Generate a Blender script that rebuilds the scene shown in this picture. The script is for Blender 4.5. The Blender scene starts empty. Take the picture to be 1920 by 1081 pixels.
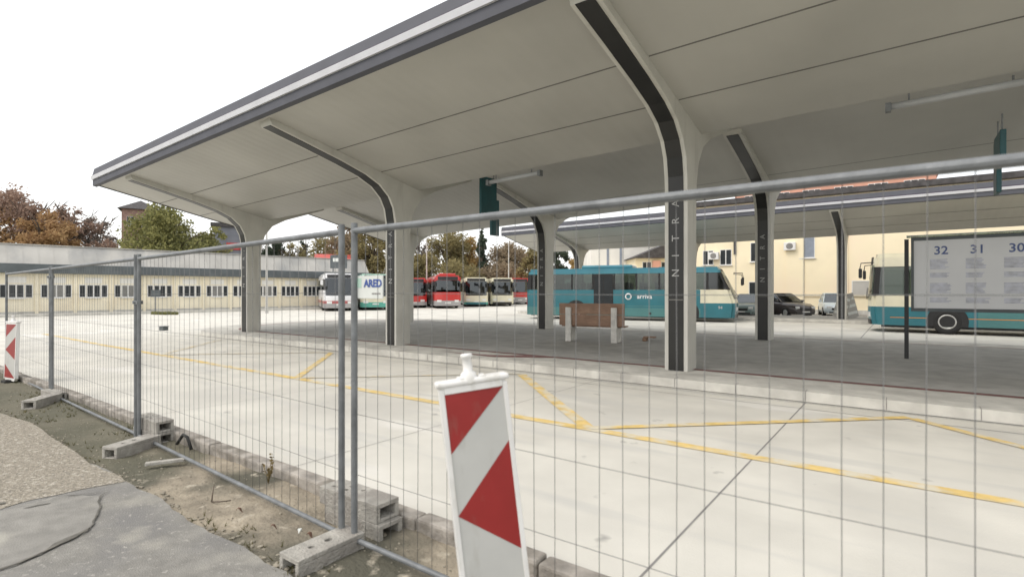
import bpy, bmesh, math, random
from mathutils import Vector, Matrix
random.seed(7)
R = math.radians
C = bpy.context.scene.collection
S = bpy.context.scene

# ------------------------------------------------------------------ camera
CAMH = 1.68
cd = bpy.data.cameras.new("camera"); cam = bpy.data.objects.new("camera", cd); C.objects.link(cam)
YAW = R(36.3)
cam.location = (0, 0, CAMH); cam.rotation_euler = (R(90), 0, YAW)
cd.sensor_width = 36; cd.lens = 18.75; cd.shift_y = 0.0023
cd.clip_start = 0.05; cd.clip_end = 2000
cd.dof.use_dof = True; cd.dof.focus_distance = 12; cd.dof.aperture_fstop = 1.9
S.camera = cam

# ------------------------------------------------------------------ sky and sun (overcast)
w = bpy.data.worlds.new("World"); S.world = w; w.use_nodes = True
nt = w.node_tree; nt.nodes.clear()
sky = nt.nodes.new('ShaderNodeTexSky'); sky.sky_type = 'NISHITA'; sky.sun_disc = False
sky.sun_elevation = R(52); sky.sun_rotation = R(205); sky.air_density = 1.0; sky.dust_density = 4.0
bg1 = nt.nodes.new('ShaderNodeBackground'); bg1.inputs[1].default_value = 0.05
nt.links.new(sky.outputs[0], bg1.inputs[0])
bg2 = nt.nodes.new('ShaderNodeBackground'); bg2.inputs[0].default_value = (1.0, 0.99, 0.97, 1)   # white cloud cover
bg2.inputs[1].default_value = 0.98
add = nt.nodes.new('ShaderNodeAddShader'); out = nt.nodes.new('ShaderNodeOutputWorld')
nt.links.new(bg1.outputs[0], add.inputs[0]); nt.links.new(bg2.outputs[0], add.inputs[1])
nt.links.new(add.outputs[0], out.inputs[0])
sl = bpy.data.lights.new("sun", 'SUN'); sun = bpy.data.objects.new("sun", sl); C.objects.link(sun)
sl.energy = 1.0; sl.angle = R(25); sl.color = (1.0, 0.96, 0.9)
sun.rotation_euler = (R(38), 0, R(-25)); sun.location = (0, -20, 40)
S.view_settings.view_transform = 'Standard'; S.view_settings.look = 'None'
S.view_settings.exposure = 0.22; S.view_settings.gamma = 1.0

# ------------------------------------------------------------------ helpers
CF, SF = math.cos(YAW), math.sin(YAW)
def W(xc, zc):                       # metres right of / ahead of the viewpoint -> site coordinates
    return (CF * xc - SF * zc, SF * xc + CF * zc)
def Wdir(xc, zc):
    x, y = W(xc, zc); return math.atan2(y, x)

def mat(name, col, rough=0.7, var=0.12, scale=4.0, bump=0.0, bscale=40.0, metal=0.0, spec=0.5, detail=4, tint=None, coat=0.0):
    m = bpy.data.materials.new(name); m.use_nodes = True
    n = m.node_tree.nodes; l = m.node_tree.links; b = n['Principled BSDF']
    b.inputs['Roughness'].default_value = rough; b.inputs['Metallic'].default_value = metal
    b.inputs['Specular IOR Level'].default_value = spec
    if coat: b.inputs['Coat Weight'].default_value = coat
    tc = n.new('ShaderNodeTexCoord')
    if var > 0:
        nz = n.new('ShaderNodeTexNoise'); nz.inputs['Scale'].default_value = scale; nz.inputs['Detail'].default_value = detail
        l.new(tc.outputs['Object'], nz.inputs['Vector'])
        cr = n.new('ShaderNodeValToRGB')
        d = tint if tint else tuple(c * (1 - 2 * var) for c in col)
        e = tuple(min(1, c * (1 + var)) for c in col)
        cr.color_ramp.elements[0].color = (*d, 1); cr.color_ramp.elements[1].color = (*e, 1)
        cr.color_ramp.elements[0].position = 0.3; cr.color_ramp.elements[1].position = 0.68
        l.new(nz.outputs['Fac'], cr.inputs['Fac']); l.new(cr.outputs['Color'], b.inputs['Base Color'])
        m['ramp'] = cr.name
    else:
        b.inputs['Base Color'].default_value = (*col, 1)
    if bump > 0:
        n2 = n.new('ShaderNodeTexNoise'); n2.inputs['Scale'].default_value = bscale; n2.inputs['Detail'].default_value = 5
        l.new(tc.outputs['Object'], n2.inputs['Vector'])
        bp = n.new('ShaderNodeBump'); bp.inputs['Strength'].default_value = bump; bp.inputs['Distance'].default_value = 0.02
        l.new(n2.outputs['Fac'], bp.inputs['Height']); l.new(bp.outputs['Normal'], b.inputs['Normal'])
    return m

def mixin(m, col, scale, lo, hi, detail=5, stretch=(1, 1, 1), rough=None):
    """blend a second colour into a material where a noise is high (stains, wear)"""
    n = m.node_tree.nodes; l = m.node_tree.links; b = n['Principled BSDF']
    tc = n.new('ShaderNodeTexCoord'); mp = n.new('ShaderNodeMapping'); mp.inputs['Scale'].default_value = stretch
    l.new(tc.outputs['Object'], mp.inputs['Vector'])
    nz = n.new('ShaderNodeTexNoise'); nz.inputs['Scale'].default_value = scale; nz.inputs['Detail'].default_value = detail
    l.new(mp.outputs[0], nz.inputs['Vector'])
    mr = n.new('ShaderNodeMapRange'); mr.inputs['From Min'].default_value = lo; mr.inputs['From Max'].default_value = hi
    l.new(nz.outputs['Fac'], mr.inputs['Value'])
    mx = n.new('ShaderNodeMix'); mx.data_type = 'RGBA'
    src = b.inputs['Base Color'].links[0].from_socket if b.inputs['Base Color'].links else None
    if src: l.new(src, mx.inputs[6])
    else: mx.inputs[6].default_value = b.inputs['Base Color'].default_value
    mx.inputs[7].default_value = (*col, 1)
    l.new(mr.outputs[0], mx.inputs[0]); l.new(mx.outputs[2], b.inputs['Base Color'])
    return m

def glass_mat(name, tint, gloss=0.12):
    m = bpy.data.materials.new(name); m.use_nodes = True
    n = m.node_tree.nodes; l = m.node_tree.links; n.clear()
    tr = n.new('ShaderNodeBsdfTransparent'); tr.inputs[0].default_value = (*tint, 1)
    gl = n.new('ShaderNodeBsdfGlossy'); gl.inputs[0].default_value = (.9, .95, .97, 1); gl.inputs['Roughness'].default_value = 0.04
    fr = n.new('ShaderNodeFresnel'); fr.inputs[0].default_value = 1.5
    ma = n.new('ShaderNodeMath'); ma.operation = 'ADD'; ma.inputs[1].default_value = gloss; ma.use_clamp = True
    l.new(fr.outputs[0], ma.inputs[0])
    mx = n.new('ShaderNodeMixShader'); l.new(ma.outputs[0], mx.inputs[0]); l.new(tr.outputs[0], mx.inputs[1]); l.new(gl.outputs[0], mx.inputs[2])
    o = n.new('ShaderNodeOutputMaterial'); l.new(mx.outputs[0], o.inputs[0])
    return m

class MB:
    """collects shapes and links them as ONE mesh object"""
    def __init__(s): s.bm = bmesh.new(); s.mi = 0
    def _fin(s, fs):
        for f in fs: f.material_index = s.mi
    def box(s, x0, x1, y0, y1, z0, z1, bev=0.0, seg=2, M=None):
        bm = s.bm
        r = bmesh.ops.create_cube(bm, size=1.0)
        vs = r['verts']
        T = Matrix.Translation(((x0 + x1) / 2, (y0 + y1) / 2, (z0 + z1) / 2)) @ Matrix.Diagonal((abs(x1 - x0), abs(y1 - y0), abs(z1 - z0), 1))
        bmesh.ops.transform(bm, matrix=T, verts=vs)
        fs = set(f for v in vs for f in v.link_faces)
        if bev > 0:
            es = list(set(e for v in vs for e in v.link_edges))
            rr = bmesh.ops.bevel(bm, geom=es, offset=bev, segments=seg, affect='EDGES', profile=0.5)
            vs = list(set(v for f in rr['faces'] for v in f.verts) | set(v for v in vs if v.is_valid))
            fs = set(f for v in vs for f in v.link_faces)
        if M is not None: bmesh.ops.transform(bm, matrix=M, verts=vs)
        s._fin(fs); return vs
    def cyl(s, p, q, r, r2=None, n=12, cap=True):
        p = Vector(p); q = Vector(q); d = q - p
        rr = bmesh.ops.create_cone(s.bm, cap_ends=cap, segments=n, radius1=r, radius2=r if r2 is None else r2, depth=d.length)
        T = Matrix.Translation((p + q) / 2) @ d.to_track_quat('Z', 'Y').to_matrix().to_4x4()
        bmesh.ops.transform(s.bm, matrix=T, verts=rr['verts'])
        s._fin(set(f for v in rr['verts'] for f in v.link_faces)); return rr['verts']
    def tube(s, pts, rad, n=8):
        """polyline tube, rad number or list"""
        pts = [Vector(p) for p in pts]
        if not isinstance(rad, (list, tuple)): rad = [rad] * len(pts)
        rings = []
        for i, p in enumerate(pts):
            d = (pts[min(i + 1, len(pts) - 1)] - pts[max(i - 1, 0)]).normalized()
            a = d.orthogonal().normalized() if i == 0 else (rings_a - d * rings_a.dot(d)).normalized()
            rings_a = a; b = d.cross(a)
            rings.append([s.bm.verts.new(p + (a * math.cos(t) + b * math.sin(t)) * rad[i]) for t in [2 * math.pi * k / n for k in range(n)]])
        for i in range(len(rings) - 1):
            for k in range(n):
                f = s.bm.faces.new((rings[i][k], rings[i][(k + 1) % n], rings[i + 1][(k + 1) % n], rings[i + 1][k])); f.material_index = s.mi; f.smooth = True
        for rg in (rings[0][::-1], rings[-1]):
            f = s.bm.faces.new(rg); f.material_index = s.mi
    def poly(s, pts):
        f = s.bm.faces.new([s.bm.verts.new(p) for p in pts]); f.material_index = s.mi; return f
    def prism(s, pts, d):
        """polygon (3-D points) extruded by vector d"""
        d = Vector(d)
        a = [s.bm.verts.new(p) for p in pts]; b = [s.bm.verts.new(Vector(p) + d) for p in pts]
        n = len(a); fs = []
        for i in range(n): fs.append(s.bm.faces.new((a[i], a[(i + 1) % n], b[(i + 1) % n], b[i])))
        if n > 4:
            from mathutils.geometry import tessellate_polygon
            for tri in tessellate_polygon([[v.co.copy() for v in a]]):
                fs.append(s.bm.faces.new([a[i] for i in tri])); fs.append(s.bm.faces.new([b[i] for i in tri][::-1]))
        else:
            fs += [s.bm.faces.new(a[::-1]), s.bm.faces.new(b)]
        s._fin(fs)
        return a + b
    def lathe(s, prof, n=20, axis='Z', at=(0, 0, 0)):
        at = Vector(at); rings = []
        for r, h in prof:
            ring = []
            for k in range(n):
                t = 2 * math.pi * k / n
                v = Vector((r * math.cos(t), r * math.sin(t), h))
                if axis == 'Y': v = Vector((v.x, v.z, v.y))
                if axis == 'X': v = Vector((v.z, v.x, v.y))
                ring.append(s.bm.verts.new(at + v))
            rings.append(ring)
        for i in range(len(rings) - 1):
            for k in range(n):
                f = s.bm.faces.new((rings[i][k], rings[i][(k + 1) % n], rings[i + 1][(k + 1) % n], rings[i + 1][k])); f.material_index = s.mi; f.smooth = True
    def build(s, name, m, parent=None, loc=(0, 0, 0), rz=0.0, normals=True, smooth=False):
        if normals: bmesh.ops.recalc_face_normals(s.bm, faces=s.bm.faces[:])
        me = bpy.data.meshes.new(name); s.bm.to_mesh(me); s.bm.free()
        for mm in (m if isinstance(m, (list, tuple)) else [m]): me.materials.append(mm)
        if smooth:
            for p in me.polygons: p.use_smooth = True
        o = bpy.data.objects.new(name, me); C.objects.link(o)
        o.location = loc; o.rotation_euler = (0, 0, rz)
        if parent: o.parent = parent
        return o

def one(name, m, parent, *boxes, bev=0.0):
    b = MB()
    for bx in boxes: b.box(*bx, bev=bev)
    return b.build(name, m, parent)
def thing(name, label, cat, loc=(0, 0, 0), rz=0.0, group=None):
    o = bpy.data.objects.new(name, None); C.objects.link(o); o.empty_display_size = 0.2
    o.location = loc; o.rotation_euler = (0, 0, rz); o['label'] = label; o['category'] = cat
    if group: o['group'] = group
    return o
def tag(o, label=None, cat=None, group=None, kind=None):
    if label: o['label'] = label
    if cat: o['category'] = cat
    if group: o['group'] = group
    if kind: o['kind'] = kind
    return o
KIDS = {}
def dup(root, loc, rz, label):
    r = root.copy(); C.objects.link(r); r.location = loc; r.rotation_euler = (0, 0, rz); r['label'] = label
    for ch in [o for o in C.objects if o.parent == root]:
        c = ch.copy(); C.objects.link(c); c.parent = r
        for g in [o for o in C.objects if o.parent == ch]:
            d = g.copy(); C.objects.link(d); d.parent = c
    return r
def text(name, body, size, m, parent, loc, rot, depth=0.003, align='CENTER', bold=0.0):
    cu = bpy.data.curves.new(name, 'FONT'); cu.body = body; cu.size = size; cu.extrude = depth; cu.align_x = align; cu.align_y = 'CENTER'
    cu.offset = bold; cu.resolution_u = 3
    t = bpy.data.objects.new(name, cu); C.objects.link(t)
    bpy.context.view_layer.update()
    me = bpy.data.meshes.new_from_object(t.evaluated_get(bpy.context.evaluated_depsgraph_get()))
    bpy.data.objects.remove(t)
    me.materials.clear(); me.materials.append(m)
    o = bpy.data.objects.new(name, me); C.objects.link(o); o.location = loc; o.rotation_euler = rot
    if parent: o.parent = parent
    return o

# ------------------------------------------------------------------ materials
M = {}
M['concrete'] = mixin(mat('pale_concrete', (.63, .61, .545), .85, .06, 1.1, .25, 60), (.50, .485, .44), .35, .5, .72, 6)
mixin(M['concrete'], (.52, .51, .47), 1.4, .55, .72, 7, (.22, 1.8, 1))
mixin(M['concrete'], (.36, .35, .32), 2.6, .68, .76, 3); mixin(M['concrete'], (.72, .70, .65), .8, .60, .72, 6, (.4, 1, 1))
M['kerbstone'] = mixin(mat('kerb_concrete', (.56, .545, .495), .9, .10, 3, .3, 50), (.40, .385, .35), 1.6, .52, .7)
M['old_kerb'] = mixin(mat('old_kerb', (.36, .33, .29), .95, .2, 6, .6, 40), (.2, .18, .15), 5, .5, .66)
M['paver'] = mat('grey_pavers', (.38, .372, .345), .85, .1, 2.5, .2, 30)
M['red_paver'] = mat('red_edge_pavers', (.22, .11, .10), .85, .12, 5, .2, 30)
M['asphalt'] = mixin(mat('worn_asphalt', (.26, .25, .225), .92, .1, 9, .5, 120), (.20, .195, .185), 1.2, .46, .62)
mixin(M['asphalt'], (.36, .345, .31), 34, .60, .70); mixin(M['asphalt'], (.33, .315, .275), 2.6, .58, .72, 7)
M['gravelly'] = mixin(mixin(mat('gravelly_asphalt', (.33, .295, .235), .95, .22, 38, .9, 70), (.47, .43, .36), 26, .56, .64), (.20, .18, .15), 30, .60, .68)
M['patch_old'] = mixin(mat('old_patch', (.265, .255, .23), .92, .1, 8, .35, 90), (.36, .345, .30), 2.2, .54, .64)
M['crack'] = mat('crack_dirt', (.145, .138, .118), .95, .2, 20)
M['dirt'] = mixin(mat('bare_dirt', (.33, .285, .215), .97, .16, 5, .9, 35), (.10, .095, .07), .9, .47, .6, 6)
mixin(M['dirt'], (.48, .43, .34), 7, .60, .72)
def moss(m, col):
    n = m.node_tree.nodes; l = m.node_tree.links; b = n['Principled BSDF']; tc = n.new('ShaderNodeTexCoord'); sp = n.new('ShaderNodeSeparateXYZ'); l.new(tc.outputs['Object'], sp.inputs[0])
    nz = n.new('ShaderNodeTexNoise'); nz.inputs['Scale'].default_value = 1.6; nz.inputs['Detail'].default_value = 6; l.new(tc.outputs['Object'], nz.inputs['Vector'])
    a = n.new('ShaderNodeMath'); a.operation = 'MULTIPLY_ADD'; a.inputs[1].default_value = 3.2; l.new(nz.outputs['Fac'], a.inputs[0]); l.new(sp.outputs['X'], a.inputs[2])
    mr = n.new('ShaderNodeMapRange'); mr.inputs['From Min'].default_value = -3.6; mr.inputs['From Max'].default_value = -4.4; l.new(a.outputs[0], mr.inputs['Value'])
    mx = n.new('ShaderNodeMix'); mx.data_type = 'RGBA'; l.new(b.inputs['Base Color'].links[0].from_socket, mx.inputs[6]); mx.inputs[7].default_value = (*col, 1)
    m2 = n.new('ShaderNodeMath'); m2.operation = 'MULTIPLY'; m2.inputs[1].default_value = .85; l.new(mr.outputs[0], m2.inputs[0]); l.new(m2.outputs[0], mx.inputs[0]); l.new(mx.outputs[2], b.inputs['Base Color'])
moss(M['dirt'], (.115, .11, .075))
M['terrain'] = mat('terrain', (.14, .15, .09), .95, .2, .05)
M['yellow'] = mixin(mat('yellow_line', (.72, .53, .20), .85, .10, 6, .1, 60), (.64, .59, .46), 3.5, .44, .62)
M['joint'] = mat('joint_seal', (.26, .25, .235), .9, .1)
M['soffit'] = mat('soffit_sheet', (.48, .47, .43), .5, .07, .35, detail=6)
def ribbed(m, period, strength):
    n = m.node_tree.nodes; l = m.node_tree.links; b = n['Principled BSDF']
    tc = n.new('ShaderNodeTexCoord'); wv = n.new('ShaderNodeTexWave'); wv.bands_direction = 'X'; wv.inputs['Scale'].default_value = .314 / period
    l.new(tc.outputs['Object'], wv.inputs['Vector']); bp = n.new('ShaderNodeBump'); bp.inputs['Strength'].default_value = strength; bp.inputs['Distance'].default_value = .01
    l.new(wv.outputs['Fac'], bp.inputs['Height']); l.new(bp.outputs['Normal'], b.inputs['Normal'])
ribbed(M['soffit'], .30, .5)
M['rib_white'] = mixin(mat('painted_column', (.58, .568, .515), .55, .05, 1.5, .05, 40), (.47, .455, .41), 1.2, .56, .75, 7, (3, 3, .5))
M['black_clad'] = mat('black_cladding', (.018, .018, .017), .35, .15, 2)
M['fascia_grey'] = mat('fascia_grey', (.085, .088, .105), .7, .06, 2)
M['fascia_white'] = mat('fascia_strip', (.60, .605, .63), .35, .04, 2)
M['fascia_line'] = mat('fascia_dark_line', (.05, .035, .06), .5, .1)  # dark purple line between the white strip and the upper fascia band
M['seam'] = mat('seam', (.17, .165, .15), .7, .1)
M['roof_top'] = mat('roof_membrane', (.4, .4, .39), .8, .1)
M['galv'] = mat('galvanised_steel', (.20, .21, .215), .5, .15, 9, .15, 60, metal=.25)
M['wire'] = mat('fence_wire', (.16, .16, .157), .6, .1, 9)
M['block'] = mixin(mat('cinder_block', (.43, .41, .365), .95, .12, 10, .8, 55), (.30, .28, .25), 4, .5, .65)
M['white_plastic'] = mixin(mat('white_plastic', (.78, .77, .74), .5, .05, 4), (.60, .585, .53), 6, .56, .72, 7, (2, 2, .7))
M['refl_white'] = mixin(mat('reflective_white', (.52, .52, .49), .4, .03, 6), (.42, .41, .37), 5, .58, .75, 7, (2, 2, .6))
M['refl_red'] = mixin(mat('reflective_red', (.30, .022, .02), .4, .06, 6), (.26, .08, .065), 5, .60, .75, 7, (2, 2, .6))
M['rubber'] = mat('black_rubber', (.03, .03, .028), .85, .2, 8, .3, 40)
M['tyre'] = mat('tyre', (.022, .022, .022), .85, .1)
M['rim'] = mat('steel_rim', (.5, .5, .48), .4, .1, 6, metal=.4)
M['dark'] = mat('dark_trim', (.02, .02, .021), .5, .1)
M['interior'] = mat('vehicle_interior', (.035, .035, .04), .8, .2, 3)
M['glass'] = glass_mat('tinted_glass', (.42, .48, .45), .05)
M['glass_dark'] = glass_mat('dark_glass', (.10, .115, .12), .06)
M['glass_clear'] = glass_mat('clear_glass', (.62, .67, .63), .03)
M['pane'] = mat('window_pane', (.03, .034, .037), .3, .1, 2, spec=.3)
def paint(name, c, var=.05): return mat(name, c, .32, var, 1.5, coat=.4)
M['teal'] = paint('teal_paint', (.026, .155, .19)); M['teal_l'] = paint('light_teal_paint', (.05, .22, .28))
M['teal_g'] = paint('grey_teal_paint', (.07, .20, .20))
M['cream'] = paint('cream_paint', (.70, .66, .50)); M['white'] = paint('white_paint', (.75, .75, .75))
M['red'] = paint('red_paint', (.52, .035, .03)); M['silver'] = paint('silver_paint', (.38, .37, .37))
M['dullred'] = paint('dull_red_paint', (.42, .12, .12)); M['green'] = paint('green_paint', (.10, .40, .32))
M['mint'] = paint('mint_paint', (.42, .60, .50)); M['sage_car'] = paint('sage_silver_paint', (.20, .26, .25))
M['brown_car'] = paint('dark_brown_paint', (.055, .045, .042)); M['silver_car'] = paint('pale_silver_paint', (.55, .62, .64))
M['headlight'] = mat('headlight_lens', (.75, .76, .74), .1, .05); M['tail'] = mat('tail_lens', (.5, .03, .02), .2, .05)
M['amber'] = mat('amber_lens', (.7, .25, .03), .2, .05)
M['plate'] = mat('number_plate', (.75, .75, .72), .4, .03)
M['wood'] = mixin(mat('brown_wood', (.31, .19, .125), .6, .15, 3, .2, 30), (.24, .14, .09), 4, .5, .65, 4, (1, 1, 14))
M['bench_conc'] = mat('bench_concrete', (.68, .66, .61), .8, .1, 6, .2, 50)
M['poster'] = mat('poster_paper', (.70, .705, .71), .4, .03, 1.2)
M['ink_blue'] = mat('ink_blue', (.10, .14, .30), .5, .05); M['ink_pale'] = mat('ink_pale', (.50, .515, .60), .5, .18, 9)
M['teal_sign'] = mat('teal_sign', (.009, .075, .085), .4, .1, 3)
M['white_letter'] = mat('white_letter', (.42, .42, .41), .5, .03)
M['sign_white'] = mat('sign_white', (.68, .70, .66), .4, .05, 6)
M['sign_blue'] = mat('sign_blue', (.04, .09, .33), .5, .08)
M['plaster_y'] = mixin(mat('yellow_plaster', (.90, .79, .56), .9, .03, .6, .05, 20), (.86, .72, .54), .3, .5, .7)
M['plaster_t'] = mixin(mat('tan_plaster', (.84, .77, .60), .9, .05, .8, .1, 20), (.76, .68, .52), .5, .5, .7)
M['plaster_w'] = mat('white_plaster', (.78, .76, .70), .9, .05, .6)
M['plaster_p'] = mat('pink_plaster', (.62, .33, .24), .9, .06, .6)
M['slate'] = mat('slate_fascia', (.10, .115, .12), .6, .12, 1.5)
M['sheet_roof'] = mixin(mat('sheet_roof', (.45, .435, .40), .6, .08, .6), (.30, .30, .29), .45, .5, .68, 5, (1, 1, .4))
M['tile_dark'] = mat('dark_roof_tiles', (.075, .07, .07), .8, .2, 3, .4, 12)
M['tile_red'] = mat('red_roof_tiles', (.33, .085, .06), .8, .15, 3, .4, 12)
M['brown_brick'] = mat('brown_brick', (.34, .215, .18), .9, .15, 2, .2, 10)
M['grey_wall'] = mat('blue_grey_wall', (.20, .21, .24), .8, .08, 1)
M['pane_blind'] = mat('window_pane_with_blind', (.20, .195, .18), .5, .1, 3)
M['white_frame'] = mat('white_window_frame', (.74, .73, .70), .5, .03)
M['shutter'] = mat('grey_shutter', (.25, .28, .33), .6, .06, 3)
M['pole'] = mat('pale_pole', (.50, .49, .46), .5, .08)
M['bark'] = mat('bark', (.11, .085, .065), .95, .25, 3, .6, 14)
M['weed'] = mat('dry_weed', (.20, .15, .06), .9, .2, 20); M['leaf_dry'] = mat('dry_leaf', (.19, .105, .07), .8, .25, 30)
M['tube_light'] = mat('tube_light_cover', (.42, .43, .435), .3, .03)
def leafmat(name, a, b, c):
    m = bpy.data.materials.new(name); m.use_nodes = True
    n = m.node_tree.nodes; l = m.node_tree.links; p = n['Principled BSDF']
    p.inputs['Roughness'].default_value = .8; p.inputs['Specular IOR Level'].default_value = .2
    g = n.new('ShaderNodeNewGeometry'); cr = n.new('ShaderNodeValToRGB')
    tc = n.new('ShaderNodeTexCoord'); nz = n.new('ShaderNodeTexNoise'); nz.inputs['Scale'].default_value = .35; nz.inputs['Detail'].default_value = 3
    l.new(tc.outputs['Object'], nz.inputs['Vector'])
    mx = n.new('ShaderNodeMath'); mx.operation = 'MULTIPLY_ADD'; mx.inputs[1].default_value = .45
    l.new(g.outputs['Random Per Island'], mx.inputs[0])
    m2 = n.new('ShaderNodeMath'); m2.operation = 'MULTIPLY'; m2.inputs[1].default_value = .62; l.new(nz.outputs['Fac'], m2.inputs[0]); l.new(m2.outputs[0], mx.inputs[2])
    e = cr.color_ramp.elements; e[0].color = (*a, 1); e[1].color = (*c, 1); e[0].position = .22; e[1].position = .82
    k = e.new(.52); k.color = (*b, 1)
    l.new(mx.outputs[0], cr.inputs[0]); l.new(cr.outputs[0], p.inputs['Base Color'])
    tl = n.new('ShaderNodeBsdfTranslucent'); l.new(cr.outputs[0], tl.inputs[0]); ms = n.new('ShaderNodeMixShader'); ms.inputs[0].default_value = .4
    l.new(p.outputs[0], ms.inputs[1]); l.new(tl.outputs[0], ms.inputs[2]); l.new(ms.outputs[0], n['Material Output'].inputs[0])
    return m
M['lf_orange'] = leafmat('orange_leaves', (.24, .15, .08), (.40, .25, .13), (.52, .36, .18))
M['lf_rust'] = leafmat('rust_leaves', (.22, .155, .125), (.34, .235, .185), (.46, .33, .25))
M['lf_green'] = leafmat('green_leaves', (0.115, 0.121, 0.060), (0.237, 0.237, 0.097), (0.371, 0.353, 0.139))
M['lf_olive'] = leafmat('olive_leaves', (0.164, 0.145, 0.078), (0.286, 0.243, 0.121), (0.383, 0.328, 0.158))
M['lf_brown'] = leafmat('brown_leaves', (0.188, 0.151, 0.103), (0.310, 0.243, 0.164), (0.395, 0.322, 0.212))
M['lf_ochre'] = leafmat('ochre_leaves', (0.249, 0.170, 0.078), (0.408, 0.273, 0.115), (0.517, 0.383, 0.164))
M['lf_dark'] = leafmat('dark_needles', (0.048, 0.063, 0.048), (0.077, 0.099, 0.070), (0.121, 0.150, 0.099))
M['lf_grey'] = leafmat('greyish_twigs', (0.157, 0.135, 0.121), (0.259, 0.215, 0.186), (0.360, 0.302, 0.259))
#PART2
# ------------------------------------------------------------------ ground
def sheet(name, m, pts, z, kind='structure', thick=None):
    b = MB()
    if thick: b.prism([(x, y, z - thick) for x, y in pts], (0, 0, thick))
    else: b.poly([(x, y, z) for x, y in pts])
    if not thick and len(pts) > 4:
        b.bm.clear(); b.mi = 0
        from mathutils.geometry import tessellate_polygon
        vv = [b.bm.verts.new((x, y, z)) for x, y in pts]
        for tri in tessellate_polygon([[v.co.copy() for v in vv]]): b.bm.faces.new([vv[i] for i in tri])
        for f in b.bm.faces:
            f.normal_update()
            if f.normal.z < 0: f.normal_flip()
    o = b.build(name, m, normals=bool(thick)); o['kind'] = kind; return o
sheet('terrain', M['terrain'], [(-700, -60), (700, -60), (700, 900), (-700, 900)], -0.25)
def grid(name, m, x0, x1, y0, y1, nx, ny, fz, kind='structure'):
    b = MB(); v = [[b.bm.verts.new((x0 + (x1 - x0) * i / nx, y0 + (y1 - y0) * j / ny, 0)) for j in range(ny + 1)] for i in range(nx + 1)]
    for row in v:
        for q in row: q.co.z = fz(q.co.x, q.co.y)
    for i in range(nx):
        for j in range(ny): b.bm.faces.new((v[i][j], v[i + 1][j], v[i + 1][j + 1], v[i][j + 1]))
    o = b.build(name, m, smooth=True); o['kind'] = kind; return o
sheet('road', M['concrete'], [(-75, 2.6), (45, 2.6), (45, 75), (-75, 75)], 0.0, thick=.2)
# joints of the concrete slabs, gutter line
jb = MB()
for k in range(-12, 6):
    x = -1.25 + 3.45 * k
    wd = .016 if k == 0 else .008
    jb.poly([(x - wd / 2, 2.66, .002), (x + wd / 2, 2.66, .002), (x + .06 + wd / 2, 9.08, .002), (x + .06 - wd / 2, 9.08, .002)])
for y, wd in ((8.58, .014), ):
    jb.poly([(-24, y, .004), (20, y, .004), (20, y + wd, .004), (-24, y + wd, .004)])
for k in range(-6, 8):
    x = -1.25 + 6.9 * k
    jb.poly([(x, 20.5, .002), (x + .03, 20.5, .002), (x + .03, 32.4, .002), (x, 32.4, .002)])
jb.poly([(-40, 26.2, .004), (30, 26.2, .004), (30, 26.24, .004), (-40, 26.24, .004)])
o = jb.build('road_joints', M['joint'], normals=False); o['kind'] = 'structure'
# yellow markings: long line plus bus stop zigzag
yb = MB()
def stripe(b, p, q, wd, z):
    p = Vector((*p, z)); q = Vector((*q, z)); n = Vector((-(q - p).y, (q - p).x, 0)).normalized() * wd / 2
    k = max(1, int((q - p).length / .5))
    b.poly([p + n, p - n, q - n, q + n])
stripe(yb, (-27, 5.95), (-20, 5.82), .17, .006); stripe(yb, (-20, 5.82), (14, 5.74), .17, .006)
wb2 = MB()
for k in range(-2, 4):
    a = (-3.1 + 6.3 * k, 5.8); t = (-6.2 + 6.3 * k, 8.75); t2 = (0.05 + 6.3 * k, 8.8)
    stripe(yb if k > -2 else wb2, a, t, .18 if k == 0 else .14, .008); stripe(yb if k >= 0 else wb2, a, t2, .14 if k >= 0 else .10, .010)
yb.build('yellow_lane_line', M['yellow'], normals=False)['kind'] = 'structure'
M['yellow_worn'] = mixin(mat('worn_yellow_line', (.66, .53, .30), .85, .08, 6, .1, 60), (.61, .58, .49), 3.0, .36, .52)
wb2.build('worn_yellow_line', M['yellow_worn'], normals=False)['kind'] = 'structure'

# bus platforms: kerb strip, paver field, red edge
def rounded(x0, x1, y0, y1, r, n=14):
    pts = [(x1, y0), (x1, y1)]
    for k in range(n + 1):
        t = math.pi / 2 + math.pi * k / n
        pts.append((x0 + r + r * math.cos(t), (y0 + y1) / 2 + (y1 - y0) / 2 * math.sin(t)))
    return pts
sheet('platform_kerb', M['kerbstone'], rounded(-24.6, 30, 9.1, 20.5, 4.2), .16, thick=.15)
sheet('platform_red_edge', M['red_paver'], rounded(-23.6, 29.9, 10.32, 19.25, 3.6), .164)
sheet('platform_paving', M['paver'], rounded(-23.4, 29.8, 10.47, 19.12, 3.4), .168)
kb = MB()
for k in range(-20, 20):
    x = 1.0 * k - .2
    kb.box(x, x + .008, 9.094, 9.3, .02, .163)
kb.build('platform_kerb_joints', M['joint'])['kind'] = 'structure'
rb = MB(); rb.poly([(-9.4, 9.75, .164), (-7.6, 9.62, .164), (-6.4, 10.3, .164), (-7.2, 10.3, .164), (-7.9, 9.85, .164)])
rb.build('red_paving_patch', M['red_paver'], normals=False)['kind'] = 'structure'
sheet('far_platform_kerb', M['kerbstone'], rounded(-24.5, 30, 32.4, 37.5, 2.4), .16, thick=.15)
sheet('far_platform_paving', M['paver'], rounded(-23.6, 29.9, 33.2, 36.9, 1.8), .164)
sheet('car_park', M['asphalt'], [(-14, 37.6), (34, 37.6), (34, 44.9), (-14, 44.9)], .006)

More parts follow.
